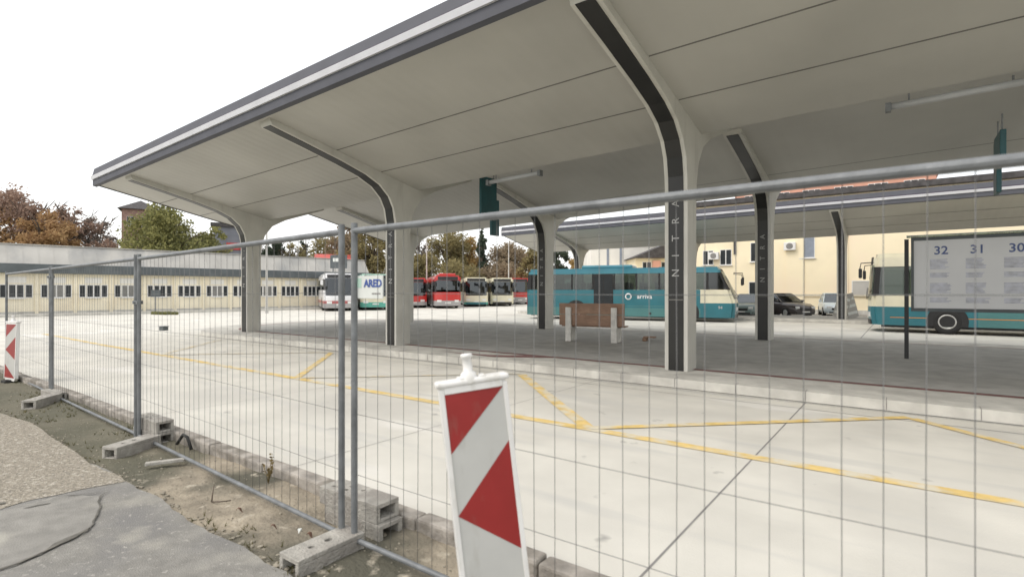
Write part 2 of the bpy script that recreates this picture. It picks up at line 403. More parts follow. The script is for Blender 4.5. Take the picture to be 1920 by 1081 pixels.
# near side: dirt strip, old kerb, asphalt pavement with patches
from mathutils import noise
def dz(x, y):
    v = Vector((x, y, 0))
    return .012 + .03 * noise.noise(v * 1.3) + .012 * noise.noise(v * 5) + .006 * noise.noise(v * 14) + .03 * max(0, (y - 2.3))
grid('dirt_strip', M['dirt'], -26, 3.2, 1.2, 2.62, 480, 32, dz)
ob = MB()
for k in range(-26, 4):
    x = 1.0 * k + .3
    if x > 3: continue
    j = random.uniform(-.012, .012)
    ob.box(x, x + .99, 2.555 + j, 2.69 + j, -.1, .118 + random.uniform(-.012, .008), bev=.018)
o = ob.build('old_road_kerb', M['old_kerb']); o['kind'] = 'structure'
def edge(x): return 1.72 + .015 * math.sin(x * 2.1) + .012 * math.sin(x * 5.3 + 1) + .02 * noise.noise(Vector((x * 2.2, 0, 7))) + .022 * noise.noise(Vector((x * 6, 0, 3)))
pts = [(-30, -6), (3.2, -6)] + [(3.2 - .1 * k, edge(3.2 - .1 * k)) for k in range(0, 333)]
sheet('pavement', M['asphalt'], pts, .05, thick=.12)
def gp(px, py, z):                       # site point that lies under a direction of view (used for the measured outlines only)
    d = (CAMH - z) / (py - 545) * 1000
    return W((px - 960) / 1000 * d, d)
def wob(pts, amp=.02, n=6, closed=True):
    out = []
    N = len(pts)
    for i in range(N if closed else N - 1):
        p = Vector(pts[i]); q = Vector(pts[(i + 1) % N])
        for k in range(n):
            r = p.lerp(q, k / n); v = Vector((r.x * 4, r.y * 4, 0))
            out.append((r.x + amp * noise.noise(v), r.y + amp * noise.noise(v + Vector((9, 3, 0)))))
    return out
z1 = .054
g_out = [(-22, 1.69), (-10, 1.66)] + [gp(a, b, z1) for a, b in ((60, 792), (170, 868), (240, 900), (205, 908), (150, 918), (60, 936), (-20, 958), (-260, 985))] + [(-12, -.2), (-22, .4)]
sheet('gravelly_asphalt', M['gravelly'], wob(g_out, .03, 5), z1)
p_out = [gp(a, b, z1) for a, b in ((-160, 985), (0, 958), (60, 944), (100, 931), (150, 929), (184, 931), (186, 955), (174, 985), (150, 1003), (110, 1016), (75, 1040), (35, 1055), (-20, 1072), (-200, 1130))]
sheet('old_asphalt_patch', M['patch_old'], wob(p_out, .012, 5), z1 + .004)
# cracks round the patch: open joints filled with dark dirt
cb = MB()
def crack(pts, w0):
    pp = [Vector((*gp(a, b, z1), z1 + .008)) for a, b in pts]
    fine = []
    for i in range(len(pp) - 1):
        for k in range(5): fine.append(pp[i].lerp(pp[i + 1], k / 5))
    fine.append(pp[-1])
    L = []; Rr = []
    for i, p in enumerate(fine):
        d = (fine[min(i + 1, len(fine) - 1)] - fine[max(i - 1, 0)]).normalized(); n = Vector((-d.y, d.x, 0))
        ww = w0[0] + (w0[1] - w0[0]) * math.sin(math.pi * i / (len(fine) - 1))
        ww *= .62; ww *= .6 + .9 * abs(noise.noise(p * 9)) + .2
        off = n * .018 * noise.noise(p * 11)
        L.append(p + n * ww / 2 + off); Rr.append(p - n * ww / 2 + off)
    for i in range(len(fine) - 1): cb.poly([L[i], Rr[i], Rr[i + 1], L[i + 1]])
crack(((205, 922), (186, 931), (187, 955), (176, 983), (152, 1004)), (.008, .018))
crack(((168, 990), (140, 1006), (108, 1020), (78, 1038)), (.012, .075))
crack(((80, 1036), (30, 1058), (-40, 1080), (-200, 1125)), (.02, .03))
crack(((205, 921), (150, 929), (110, 930)), (.004, .022))
crack(((96, 944), (70, 948), (44, 954)), (.01, .05))
crack(((12, 943), (5, 944), (-4, 946)), (.01, .05))
o = cb.build('asphalt_cracks', M['crack'], normals=False); o['kind'] = 'structure'

# ------------------------------------------------------------------ canopies
def canopy(name, label, Y0, xs, x0, x1, tilt, zoff, rows, lettering):
    root = thing(name, label, 'canopy', (xs[0], Y0, 0))
    ox, oy = xs[0], Y0
    def zt(x): return zoff + tilt * (x + 3.5)
    def pt(x, y, z): return (x - ox, y, z + zt(x))
    # soffit profile relative to the front column face
    prof = []; DY = 7.75
    for r in range(rows):
        yb = r * DY
        prof += [(yb - 3.8, 5.78), (yb + .85, 4.82)]
        prof += [(yb + 3.95, 5.76)] if r < rows - 1 else [(yb + 3.2, 5.58)]
    # drop the doubled peaks
    clean = []
    for p in prof:
        if clean and abs(clean[-1][0] - p[0]) < .2: continue
        clean.append(p)
    prof = clean
    top = [(y, z + .14) for y, z in prof]; top[0] = (prof[0][0], prof[0][1] + .44)
    b = MB()
    nx = 24
    for seg in range(len(prof) - 1):
        for i in range(nx):
            xa = x0 + (x1 - x0) * i / nx; xb = x0 + (x1 - x0) * (i + 1) / nx
            b.mi = 0
            p, q = prof[seg], prof[seg + 1]
            b.poly([pt(xa, *p), pt(xb, *p), pt(xb, *q), pt(xa, *q)])
            b.mi = 1
            p, q = top[seg], top[seg + 1]
            b.poly([pt(xa, *p), pt(xa, *q), pt(xb, *q), pt(xb, *p)])
        b.mi = 2
        for x in (x0, x1):
            b.poly([pt(x, *prof[seg]), pt(x, *prof[seg + 1]), pt(x, *top[seg + 1]), pt(x, *top[seg])])
    b.mi = 2
    for k, s in ((0, 1), (-1, 1)):
        b.poly([pt(x0, *prof[k]), pt(x1, *prof[k]), pt(x1, *top[k]), pt(x0, *top[k])])
    bmesh.ops.remove_doubles(b.bm, verts=b.bm.verts[:], dist=1e-5)
    b.build('roof', [M['soffit'], M['roof_top'], M['fascia_grey']], root)
    # dark seams across the soffit, one per bay
    for r in range(rows):
        yb = r * DY
        for ys in (-1.95, -.55):
            y = yb + ys; z = 5.78 - (ys + 3.8) * .96 / 4.65
            for (xa, xb) in zip([x0] + list(xs), list(xs) + [x1]):
                xa2 = xa + .24 if xa != x0 else xa + .02; xb2 = xb - .24 if xb != x1 else xb - .02
                if xb2 <= xa2: continue
                q = [pt(xa2, y, z - .008), pt(xa2, y + .022, z - .0125), pt(xa2, y + .022, z + .02), pt(xa2, y, z + .02)]
                e = Vector(pt(xb2, y, z)) - Vector(pt(xa2, y, z)); b = MB(); b.prism(q, e); b.build('soffit_seam', M['seam'], root)
    # stepped front fascia
    yf = -3.8
    def band(nm, m, pr):
        bb = MB(); q = [pt(x0 - .03, yf + a, 5.78 + h) for a, h in pr]
        e = Vector(pt(x1, 0, 0)) - Vector(pt(x0 - .03, 0, 0)); bb.prism(q, e); bb.build(nm, m, root)
    band('lower_fascia', M['fascia_grey'], [(-.02, -.075), (-.02, .135), (-.13, .145), (-.13, -.05)][::-1])
    band('fascia_strip', M['fascia_white'], [(-.02, .136), (-.02, .262), (-.19, .262), (-.17, .146)][::-1])
    band('fascia_gap', M['fascia_line'], [(-.02, .263), (-.02, .305), (-.15, .305), (-.15, .263)][::-1])
    band('upper_fascia', M['fascia_grey'], [(.0, .306), (.0, .53), (-.09, .53), (-.14, .306)][::-1])
    bb = MB()
    for i in range(len(prof) - 1):
        p, q = prof[i], prof[i + 1]
        bb.prism([pt(x0 - .02, p[0], p[1] - .03), pt(x0 - .02, q[0], q[1] - .03), pt(x0 - .02, q[0], q[1] + .03), pt(x0 - .02, p[0], p[1] + .03)], (.018, 0, 0))
    bmesh.ops.remove_doubles(bb.bm, verts=bb.bm.verts[:], dist=1e-4)
    bb.build('edge_trim', M['dark'], root)
    # ribbed columns
    wd = .44
    for r in range(rows):
        yb = r * DY
        for x in xs:
            dzz = zt(x)
            front = [(0, .15 - dzz), (0, 3.55), (-.015, 3.85), (-.08, 4.2), (-.24, 4.5), (-.55, 4.77), (-1.0, 4.97), (-1.7, 5.17), (-2.7, 5.41), (-3.62, 5.62)]
            topp = [(-3.70, 5.80), (.85, 4.86), (3.3, 5.60)]
            back = [(3.2, 5.47), (2.3, 5.16), (1.5, 4.88), (.98, 4.6), (.68, 4.22), (.56, 3.85), (.52, 3.5), (.52, .15 - dzz)]
            bb = MB()
            bb.prism([(x - ox - wd / 2, yb + y, z + dzz) for y, z in front + topp + back], (wd, 0, 0))
            col = bb.build('column', M['rib_white'], root)
            # black cladding strip down the front edge
            bb = MB(); f2 = front[:]
            L = []; 
            for i, (y, z) in enumerate(f2):
                a = Vector(f2[max(i - 1, 0)]); c = Vector(f2[min(i + 1, len(f2) - 1)]); d = (c - a).normalized(); n = Vector((-d.y, d.x))
                if n.x > 0: n = -n
                L.append((Vector((y, z)) + n * .012, Vector((y, z)) - n * .02))
            for i in range(len(L) - 1):
                (o0, i0), (o1, i1) = L[i], L[i + 1]
                bb.prism([(x - ox - .145, yb + q.x, q.y + dzz) for q in (o0, i0, i1, o1)], (.29, 0, 0))
            bmesh.ops.remove_doubles(bb.bm, verts=bb.bm.verts[:], dist=1e-4)
            bb.build('black_stripe', M['black_clad'], col)
            bb = MB(); bb.box(x - ox - .15, x - ox + .15, yb - .02, yb + .02, 1.50 , 1.52); bb.build('stripe_joint', M['seam'], col)
            if lettering:
                for k, ch in enumerate('NITRA'):
                    text('letter', ch, .20, M['white_letter'], col, (x - ox, yb - .013, 2.02 + .33 * k + (dzz * .3)), (R(90), R(-90), 0))
    return root
CX = [-19.7, -11.6, -3.5, 4.6]
canopy('bus_platform_canopy', 'large curved cream bus platform canopy with grey striped fascia over the near platform', 10.05, CX, -22.0, 13.0, .028, 0.0, 2, True)
canopy('bus_platform_canopy', 'lower far canopy with silver striped edge before the yellow building', 33.6, [-18.9, -10.8, -2.7, 5.4], -22.7, 14.0, .004, -.12, 1, False)

# fluorescent tube lights hung under the fold of the near roof
def tube_lamp(x0, x1, y, z, label, tilt=.028):
    t = thing('strip_light', label, 'lamp', ((x0 + x1) / 2, y, z), 0, 'strip lights under the near canopy'); h = (x1 - x0) / 2
    sl = tilt
    b = MB(); b.tube([(-h, 0, -h * sl), (h, 0, h * sl)], .055, 10); b.build('tube_cover', M['tube_light'], t)
    b = MB(); b.box(-h - .05, -h + .03, -.07, .07, -h * sl - .08, -h * sl + .06); b.box(h - .03, h + .05, -.07, .07, h * sl - .08, h * sl + .06); b.build('end_cap', M['galv'], t)
    b = MB(); b.cyl((-h * .7, 0, -h * sl * .7), (-h * .7, 0, .17 - h * sl), .015); b.cyl((h * .7, 0, h * sl * .7), (h * .7, 0, .12 + h * sl), .015); b.build('hanger', M['galv'], t)
tube_lamp(-.2, 1.6, 10.95, 4.78, 'long strip light under the near roof at the upper right')
tube_lamp(-8.8, -7.2, 10.95, 4.55, 'strip light under the roof fold beside the wide hanging teal sign')
# hanging teal signs
def blade(x, y, ztop, zmid, zbot, label):
    t = thing('hanging_sign', label, 'sign', (x, y, ztop), 0, 'teal signs hanging under the near canopy')
    one('sign_panel', M['teal_sign'], t, (-.04, .04, -.42, .30, zmid - ztop, 0), bev=.01)
    one('lower_panel', M['teal_sign'], t, (-.035, .035, .05, .42, zbot - ztop, zmid - ztop + .5), bev=.01)
    b = MB(); b.cyl((0, -.3, 0), (0, -.3, .28), .012); b.cyl((0, .2, 0), (0, .2, .28), .012); b.build('hanger_rod', M['galv'], t)
blade(-9.7, 12.1, 4.95, 3.85, 3.3, 'wide dark teal sign hanging below the roof left of the rear column')
blade(1.3, 12.1, 4.30, 3.75, 3.35, 'narrow edge-on dark green sign hanging at the right side')

# ------------------------------------------------------------------ fence
def fence(p, q, zb0, zb1, label, name='mesh_fence'):
    p = Vector((*p, 0)); q = Vector((*q, 0)); d = q - p; L = d.length
    t = thing(name, label, 'fence', (p.x, p.y, zb0), math.atan2(d.y, d.x), 'temporary mesh fence panels along the kerb')
    sl = (zb1 - zb0) / L; H = 2.0
    for x in (.021, L - .021):
        b = MB(); b.cyl((x, 0, sl * x - .05), (x, 0, H + .03 + sl * x), .021, n=12); b.build('post', M['galv'], t)
    for z in (.0, H - .02):
        b = MB(); b.cyl((.02, 0, z), (L - .02, 0, z + sl * L), .021 if z > 1 else .017, n=12); b.build('rail', M['galv'], t)
    b = MB(); n = int(L / .117)
    for i in range(1, n):
        x = L * i / n
        b.tube([(x, .012, sl * x), (x + random.uniform(-.004, .004), .012 + random.uniform(-.006, .006), 1.0 + sl * x), (x, .012, H + sl * x - .02)], .0016, 5)
    for z in (.41, .80, 1.19, 1.58):
        b.tube([(.02, .016, z), (L * .5, .016 + random.uniform(-.004, .004), z + sl * L * .5 + random.uniform(-.006, .006)), (L - .02, .016, z + sl * L)], .0016, 5)
    b.build('wire_mesh', M['wire'], t)
    return t
P0 = (1.0, 2.17); P1b = (-2.87, 2.165); P1 = (-2.955, 2.16); P2 = (-6.93, 2.345); P2b = (-7.0, 2.35); P3 = (-10.86, 2.49); P3b = (-10.94, 2.495); P4 = (-14.75, 2.66); P4b = (-14.83, 2.66); P5 = (-18.6, 2.85)
fence(P1b, P0, .085, .09, 'grey wire mesh fence panel on the right behind the tilted warning board')
fence(P2, P1, .06, .085, 'grey wire mesh fence panel in the middle ending at the doubled posts')
fence(P3, P2b, .045, .06, 'grey wire mesh fence panel between the two left concrete feet')
fence(P4, P3b, .04, .045, 'grey wire mesh fence panel at the left edge behind the small warning board')
def clamp(x, y, z, label):
    t = thing('fence_clamp', label, 'clamp', (x, y, z), 0, 'clamps joining fence posts')
    one('clamp_plate', M['galv'], t, (-.07, .07, -.03, -.024, -.02, .02), (-.07, .07, .024, .03, -.02, .02))
    b = MB(); b.cyl((0, -.045, 0), (0, .045, 0), .007, n=6); b.cyl((0, -.05, 0), (0, -.03, 0), .013, n=6); b.build('bolt', M['galv'], t)
clamp(-6.965, 2.35, 1.55, 'small steel clamp high on the second fence post from the left')
clamp(-10.9, 2.49, 1.9, 'small steel clamp at the top of the far left fence post')
# white sign wired to the fence
fs = thing('fence_sign', 'small white sign with blue letters wired to the fence beside the column', 'sign', (-2.68, 2.185, 1.70), R(1))
SGX = 0
one('sign_board', M['sign_white'], fs, (-.20, .09, -.008, 0, -.07, .075), bev=.003)
text('sign_letters', 'ARED', .066, M['sign_blue'], fs, (.0, -.010, .025), (R(90), 0, 0), .001, 'CENTER', .002)
one('sign_line', M['joint'], fs, (-.01, .07, -.0095, -.0075, -.042, -.033)); one('sign_emblem', M['mint'], fs, (-.185, -.11, -.0095, -.0075, .0, .06))

# hollow concrete blocks used as fence feet and ballast
def make_block(name, label, loc, rz, L=.46, Wd=.19, H=.135):
    t_ = MB(); bm = t_.bm
    # top slab with round holes
    def slab(z0, z1, holes):
        es = []
        def loop(pts):
            v = [bm.verts.new((x, y, z1)) for x, y in pts]
            for i in range(len(v)): es.append(bm.edges.new((v[i], v[(i + 1) % len(v)])))
        loop([(0, -Wd / 2), (L, -Wd / 2), (L, Wd / 2), (0, Wd / 2)])
        for (hx, hy, hr) in holes: loop([(hx + hr * math.cos(2 * math.pi * k / 10), hy + hr * .85 * math.sin(2 * math.pi * k / 10)) for k in range(10)])
        g = bmesh.ops.triangle_fill(bm, use_beauty=True, edges=es)
        fs_ = [f for f in g['geom'] if isinstance(f, bmesh.types.BMFace)]
        ex = bmesh.ops.extrude_face_region(bm, geom=fs_)
        bmesh.ops.translate(bm, vec=(0, 0, z0 - z1), verts=[v for v in ex['geom'] if isinstance(v, bmesh.types.BMVert)])
    holes = [(.09, .035, .017), (.09, -.035, .017), (.2, .035, .018), (.22, -.03, .022), (.33, .035, .017), (.33, -.035, .02)] if L > .5 else [(.15, 0, .02), (.27, .0, .026)]
    slab(H - .03, H, holes)
    t_.box(0, L, -Wd / 2, -Wd / 2 + .035, 0, H - .03); t_.box(0, L, Wd / 2 - .035, Wd / 2, 0, H - .03)
    t_.box(0, L, -Wd / 2 + .035, Wd / 2 - .035, 0, .022)
    t_.box(L * .5 - .02, L * .5 + .02, -Wd / 2 + .035, Wd / 2 - .035, .022, H - .03)
    o = t_.build(name, M['block'], None, loc, rz)
    md = o.modifiers.new('bevel', 'BEVEL'); md.width = .006; md.segments = 2; md.limit_method = 'ANGLE'
    return tag(o, label, 'concrete block', 'hollow concrete blocks under the fence')
make_block('concrete_block', 'pale hollow concrete block with two holes, foot of the doubled fence posts', (-2.90, 1.74, .0), R(90), .47, .20, .128)
make_block('concrete_block', 'upper hollow block with several round holes stacked behind the doubled fence posts', (-3.46, 2.42, .125), R(.5), .63, .20, .125)
make_block('concrete_block', 'lower hollow block with open end under another block behind the doubled posts', (-3.41, 2.43, .0), R(-1), .62, .20, .123)
make_block('concrete_block', 'hollow block with pale top, foot of the second post from the left', (-6.36, 1.90, .0), R(112), .50, .19, .13)
make_block('concrete_block', 'upper block of the stack behind the second fence post from the left', (-7.15, 2.46, .127), R(1), .60, .18, .125)
make_block('concrete_block', 'lower block of the stack behind the second fence post from the left', (-7.14, 2.45, .0), R(2), .60, .18, .125)
make_block('concrete_block', 'block lying as foot of the third fence post, beside the small warning board', (-9.98, 2.03, .0), R(135), .56, .19, .13)
make_block('concrete_block', 'half hidden dark block just behind the third fence post', (-10.9, 2.62 - .18, .01), R(3), .58, .16, .125)

# warning boards
def board(label, loc, rz, lean, H, Wd=.265):
    t = thing('warning_board', label, 'warning board', loc, rz, 'red and white warning boards by the fence')
    t.rotation_euler = (R(-2), lean, rz)
    z0 = .10; z1 = H; T = .05
    b = MB()   # body with pointed bottom and softly rounded rim
    pr = [(-Wd / 2, z0 + .05), (-Wd / 2 + .05, z0), (Wd / 2 - .05, z0), (Wd / 2, z0 + .05), (Wd / 2, z1 - .015), (Wd / 2 - .015, z1), (-Wd / 2 + .015, z1), (-Wd / 2, z1 - .015)]
    b.prism([(x, -T / 2, z) for x, z in pr], (0, T, 0))
    bd = b.build('board_body', M['white_plastic'], t)
    md = bd.modifiers.new('bevel', 'BEVEL'); md.width = .008; md.segments = 3; md.limit_method = 'ANGLE'
    # reflective face, sunk a touch behind the rim: white sheet with three red fields
    w2 = Wd / 2 - .022; zb = z0 + .055; zt_ = z1 - .035; y = -T / 2 - .002
    b = MB(); b.box(-w2, w2, y, y + .003, zb, zt_); b.build('reflective_sheet', M['refl_white'], t)
    hh = zt_ - zb
    for tri in ([(-w2, zt_), (w2, zt_), (-w2, zt_ - .235 * hh)], [(w2, zt_ - .22 * hh), (w2, zt_ - .66 * hh), (-w2, zt_ - .48 * hh)], [(-w2, zb), (w2, zb), (-w2, zb + .25 * hh)]):
        b = MB(); b.prism([(x, y - .0015, z) for x, z in tri], (0, .001, 0)); b.build('red_triangle', M['refl_red'], t)
    b = MB()
    for x in (-Wd / 2, Wd / 2 - .022): b.box(x, x + .022, y - .006, y + .004, zb - .02, zt_ + .02, bev=.003)
    b.box(-Wd / 2 + .0225, Wd / 2 - .0225, y - .006, y + .004, zt_ + .001, zt_ + .03, bev=.003)
    b.build('raised_rim', M['white_plastic'], t)
    b = MB(); b.box(-Wd / 2 - .012, Wd / 2 + .012, -T / 2 - .014, T / 2 + .014, z1 - .006, z1 + .022, bev=.012, seg=3)
    for x in (-.05, .045): b.box(x - .014, x + .014, -T / 2 - .008, T / 2, z1 + .0, z1 + .030, bev=.006)
    b.build('top_cap', M['white_plastic'], t)
    b = MB(); b.lathe([(.0, z1 + .128), (.024, z1 + .127), (.027, z1 + .12), (.026, z1 + .112), (.021, z1 + .108), (.022, z1 + .05), (.034, z1 + .042), (.04, z1 + .015), (.04, z1)], 16, 'Z', (-.012, 0, 0)); b.build('lamp_peg', M['white_plastic'], t)
    b = MB(); b.box(-.2, .2, -.36, .36, 0, .055, bev=.02); b.box(-.1, .1, -.12, .12, .0555, .12, bev=.015); b.build('rubber_foot', M['rubber'], t)
    return t
board('large white board with red triangles leaning in the right foreground', W(-.03, 2.36) + (.0,), YAW + R(15), R(-6.3), 1.285, .305)
board('small red and white board standing upright at the left edge', W(-9.16, 9.75) + (-.06,), YAW + R(-30), R(-1), 1.16, .50)

# weeds, sticks, leaves, pebbles on the dirt
def gpt(px, py, z): x, y = gp(px, py, z); return Vector((x, y, z))
b = MB(); base = gpt(503, 905, .03)
for k in range(7):
    a = random.uniform(0, 6.28); hgt = random.uniform(.1, .25)
    b.tube([base, base + Vector((math.cos(a) * .02, math.sin(a) * .02, hgt * .6)), base + Vector((math.cos(a) * .05, math.sin(a) * .04, hgt))], [.004, .003, .0015], 4)
    for q in range(5):
        c = base + Vector((math.cos(a) * .04, math.sin(a) * .03, hgt * (.5 + .12 * q))); u = Vector((random.uniform(-1, 1), random.uniform(-1, 1), random.uniform(0, 1))).normalized() * .02; v = u.orthogonal().normalized() * .008
        b.poly([c - v, c + v, c + v + u, c - v + u])
tag(b.build('dry_weed', M['weed'], normals=False), 'dry brown weed stalk growing from the dirt beside the old kerb', 'weed')
b = MB(); p = gpt(397, 940, .02); b.tube([p, p + Vector((-.03, .02, .05)), p + Vector((-.07, .05, .10))], [.006, .005, .003], 5); b.tube([p, p + Vector((.06, .03, .005)), p + Vector((.12, .09, .01))], .005, 5)
tag(b.build('dry_twig', M['bark']), 'dark bent twig sticking up from the dirt strip', 'twig')
for i, (px, py, lb) in enumerate(((575, 1003, 'reddish dry leaf on the dirt just left of the two-holed block'), (505, 990, 'dark curled leaf on the dirt strip left of the nearest block'), (560, 1000, 'pale curled leaf touching the reddish leaf by the nearest block'), (442, 958, 'brown leaf on the dirt near the bent twig'))):
    b = MB(); c = gpt(px, py, .045); n = 5
    pts = [(0, 0), (.02, .016), (.045, .02), (.065, .008), (.075, 0), (.06, -.012), (.035, -.02), (.012, -.012)]
    a = random.uniform(0, 6.28)
    top = [c + .7 * Vector((x * math.cos(a) - y * math.sin(a), x * math.sin(a) + y * math.cos(a), .018 * math.sin(x * 60) + abs(y) * 1.1)) for x, y in pts]
    b.prism(top, (0, 0, .002)); tag(b.build('dry_leaf', M['sign_white'] if i == 2 else M['leaf_dry']), lb, 'leaf', 'leaves on the dirt strip')
b = MB(); p = gpt(345, 838, .03); b.tube([p + Vector((-.12, -.02, .02)), p + Vector((-.02, 0, .13)), p + Vector((.08, 0, .12)), p + Vector((.15, .01, .0))], .016, 8)
tag(b.build('black_hose', M['rubber']), 'short black hose loop sticking out of the dirt beside the stacked blocks', 'hose')
b = MB(); p = gpt(310, 868, .04); b.box(-.16, .16, -.03, .03, 0, .03, bev=.006, M=Matrix.Translation(p) @ Matrix.Rotation(R(62), 4, 'Z'))
tag(b.build('concrete_shard', M['block']), 'flat pale concrete shard lying in dark dirt by the second post foot', 'shard')
b = MB()
for i in range(1300):
    x = random.uniform(-12, .8); y = random.uniform(1.62, 2.5); s = random.uniform(.003, .009) * (1.7 if random.random() < .06 else 1)
    r_ = bmesh.ops.create_icosphere(b.bm, subdivisions=1, radius=s)
    bmesh.ops.transform(b.bm, matrix=Matrix.Translation((x, y, dz(x, y) + s * .3)) @ Matrix.Rotation(random.uniform(0, 3), 4, 'X') @ Matrix.Diagonal((1.3, 1, .7, 1)), verts=r_['verts'])
for i in range(420):
    x = random.uniform(-12, .4); y = edge(x) + abs(random.gauss(0, .05)) + .005; s = random.uniform(.006, .02)
    r_ = bmesh.ops.create_icosphere(b.bm, subdivisions=1, radius=s)
    for v in r_['verts']: v.co *= random.uniform(.7, 1.2)
    bmesh.ops.transform(b.bm, matrix=Matrix.Translation((x, y, dz(x, y) + s * .2)) @ Matrix.Rotation(random.uniform(0, 3), 4, 'Z') @ Matrix.Diagonal((1.4, 1, .6, 1)), verts=r_['verts'])
b.build('pebbles', mat('pebbles', (.31, .28, .22), .95, .25, 9))['kind'] = 'stuff'
b = MB()
for i in range(1500):
    x = random.uniform(-14, .5); y = 1.70 + random.random() ** 2 * .85 if random.random() < .5 else 2.5 - random.random() ** 2 * .3
    c = Vector((x, y, dz(x, y)))
    if noise.noise(Vector((x * .8, y * 1.5, 4))) < .02: continue
    for k in range(4):
        a = random.uniform(0, 6.28); h = random.uniform(.012, .05); u = Vector((math.cos(a), math.sin(a), 0)) * .004; t = c + Vector((random.uniform(-.03, .03), random.uniform(-.03, .03), h))
        b.poly([c - u, c + u, t])
b.build('sparse_grass', leafmat('sparse_grass', (.06, .065, .03), (.12, .12, .05), (.2, .17, .08)), normals=False)['kind'] = 'stuff'

# ------------------------------------------------------------------ bench and information board on the platform
bx, by = -8.45, 13.95
t = thing('platform_bench', 'brown wooden bench with pale concrete legs seen from behind on the platform', 'bench', (bx, by, .168), R(10))
bw = 2.0
b = MB()
for k in range(2): b.box(0, bw, -.02, .02, .48 + .335 * k, .48 + .335 * k + .325, bev=.006)
b.build('backrest', M['wood'], t)
b = MB()
for k in range(4): b.box(.05, bw - .02, .06 + .12 * k, .17 + .12 * k, .44, .475, bev=.006)
b.build('seat', M['wood'], t)
for x in (.22, 1.62):
    b = MB(); b.prism([(x, -.09, 0), (x, .5, 0), (x, .42, .435), (x, .03, .435), (x, .03, 1.02), (x, -.09, 1.02)], (.17, 0, 0)); l_ = b.build('leg', M['bench_conc'], t)
    md = l_.modifiers.new('bevel', 'BEVEL'); md.width = .012; md.segments = 2; md.limit_method = 'ANGLE'
b = MB(); b.box(0, .35, -.12, .12, .1, .14, bev=.01); b.box(-.02, .1, -.15, .15, 0, .1, bev=.02)
tag(b.build('small_wooden_crate', M['wood'], None, (-6.35, 15.4, .168), R(10)), 'low brown wooden thing lying on the paving at the right end of the bench', 'crate')
ix, iy = .05, 14.85
t = thing('information_board', 'wide grey information board on dark posts with numbers 32, 31 and 30', 'board', (ix, iy, .168), R(-1))
for x in (0, 3.75): one('post', M['dark'], t, (x - .04, x + .04, -.04, .04, 0, 2.66))
one('frame', M['slate'], t, (.08, 3.67, -.05, .05, 1.06, 1.13), (.08, 3.67, -.05, .05, 2.62, 2.69), (.08, .13, -.05, .05, 1.131, 2.619), (3.62, 3.67, -.05, .05, 1.131, 2.619))
one('backing_panel', M['poster'], t, (.131, 3.619, -.02, .02, 1.131, 2.619))
b = MB(); b.box(.0, 3.8, -.16, .16, 2.70, 2.73); b.build('rain_cover', M['glass_clear'], t)
for k, nn in enumerate(('32', '31', '30', '29', '28')):
    cx_ = .60 + .60 * k
    text('platform_number', nn, .25, M['ink_blue'], t, (cx_, -.026, 2.38), (R(90), 0, 0), .002, 'CENTER', .004)
    b = MB(); rr = random.Random(k + 3)
    for (za, zc) in ((2.2, 1.95), (1.9, 1.78), (1.68, 1.45), (1.36, 1.24)):
        n = int((za - zc) / .028); wl = .36 + rr.uniform(-.05, .06)
        for q in range(n):
            z = za - .028 * q; b.box(cx_ - .19, cx_ - .19 + wl * rr.uniform(.75, 1), -.024, -.0215, z - .017, z)
    b.build('timetable', M['ink_pale'], t)
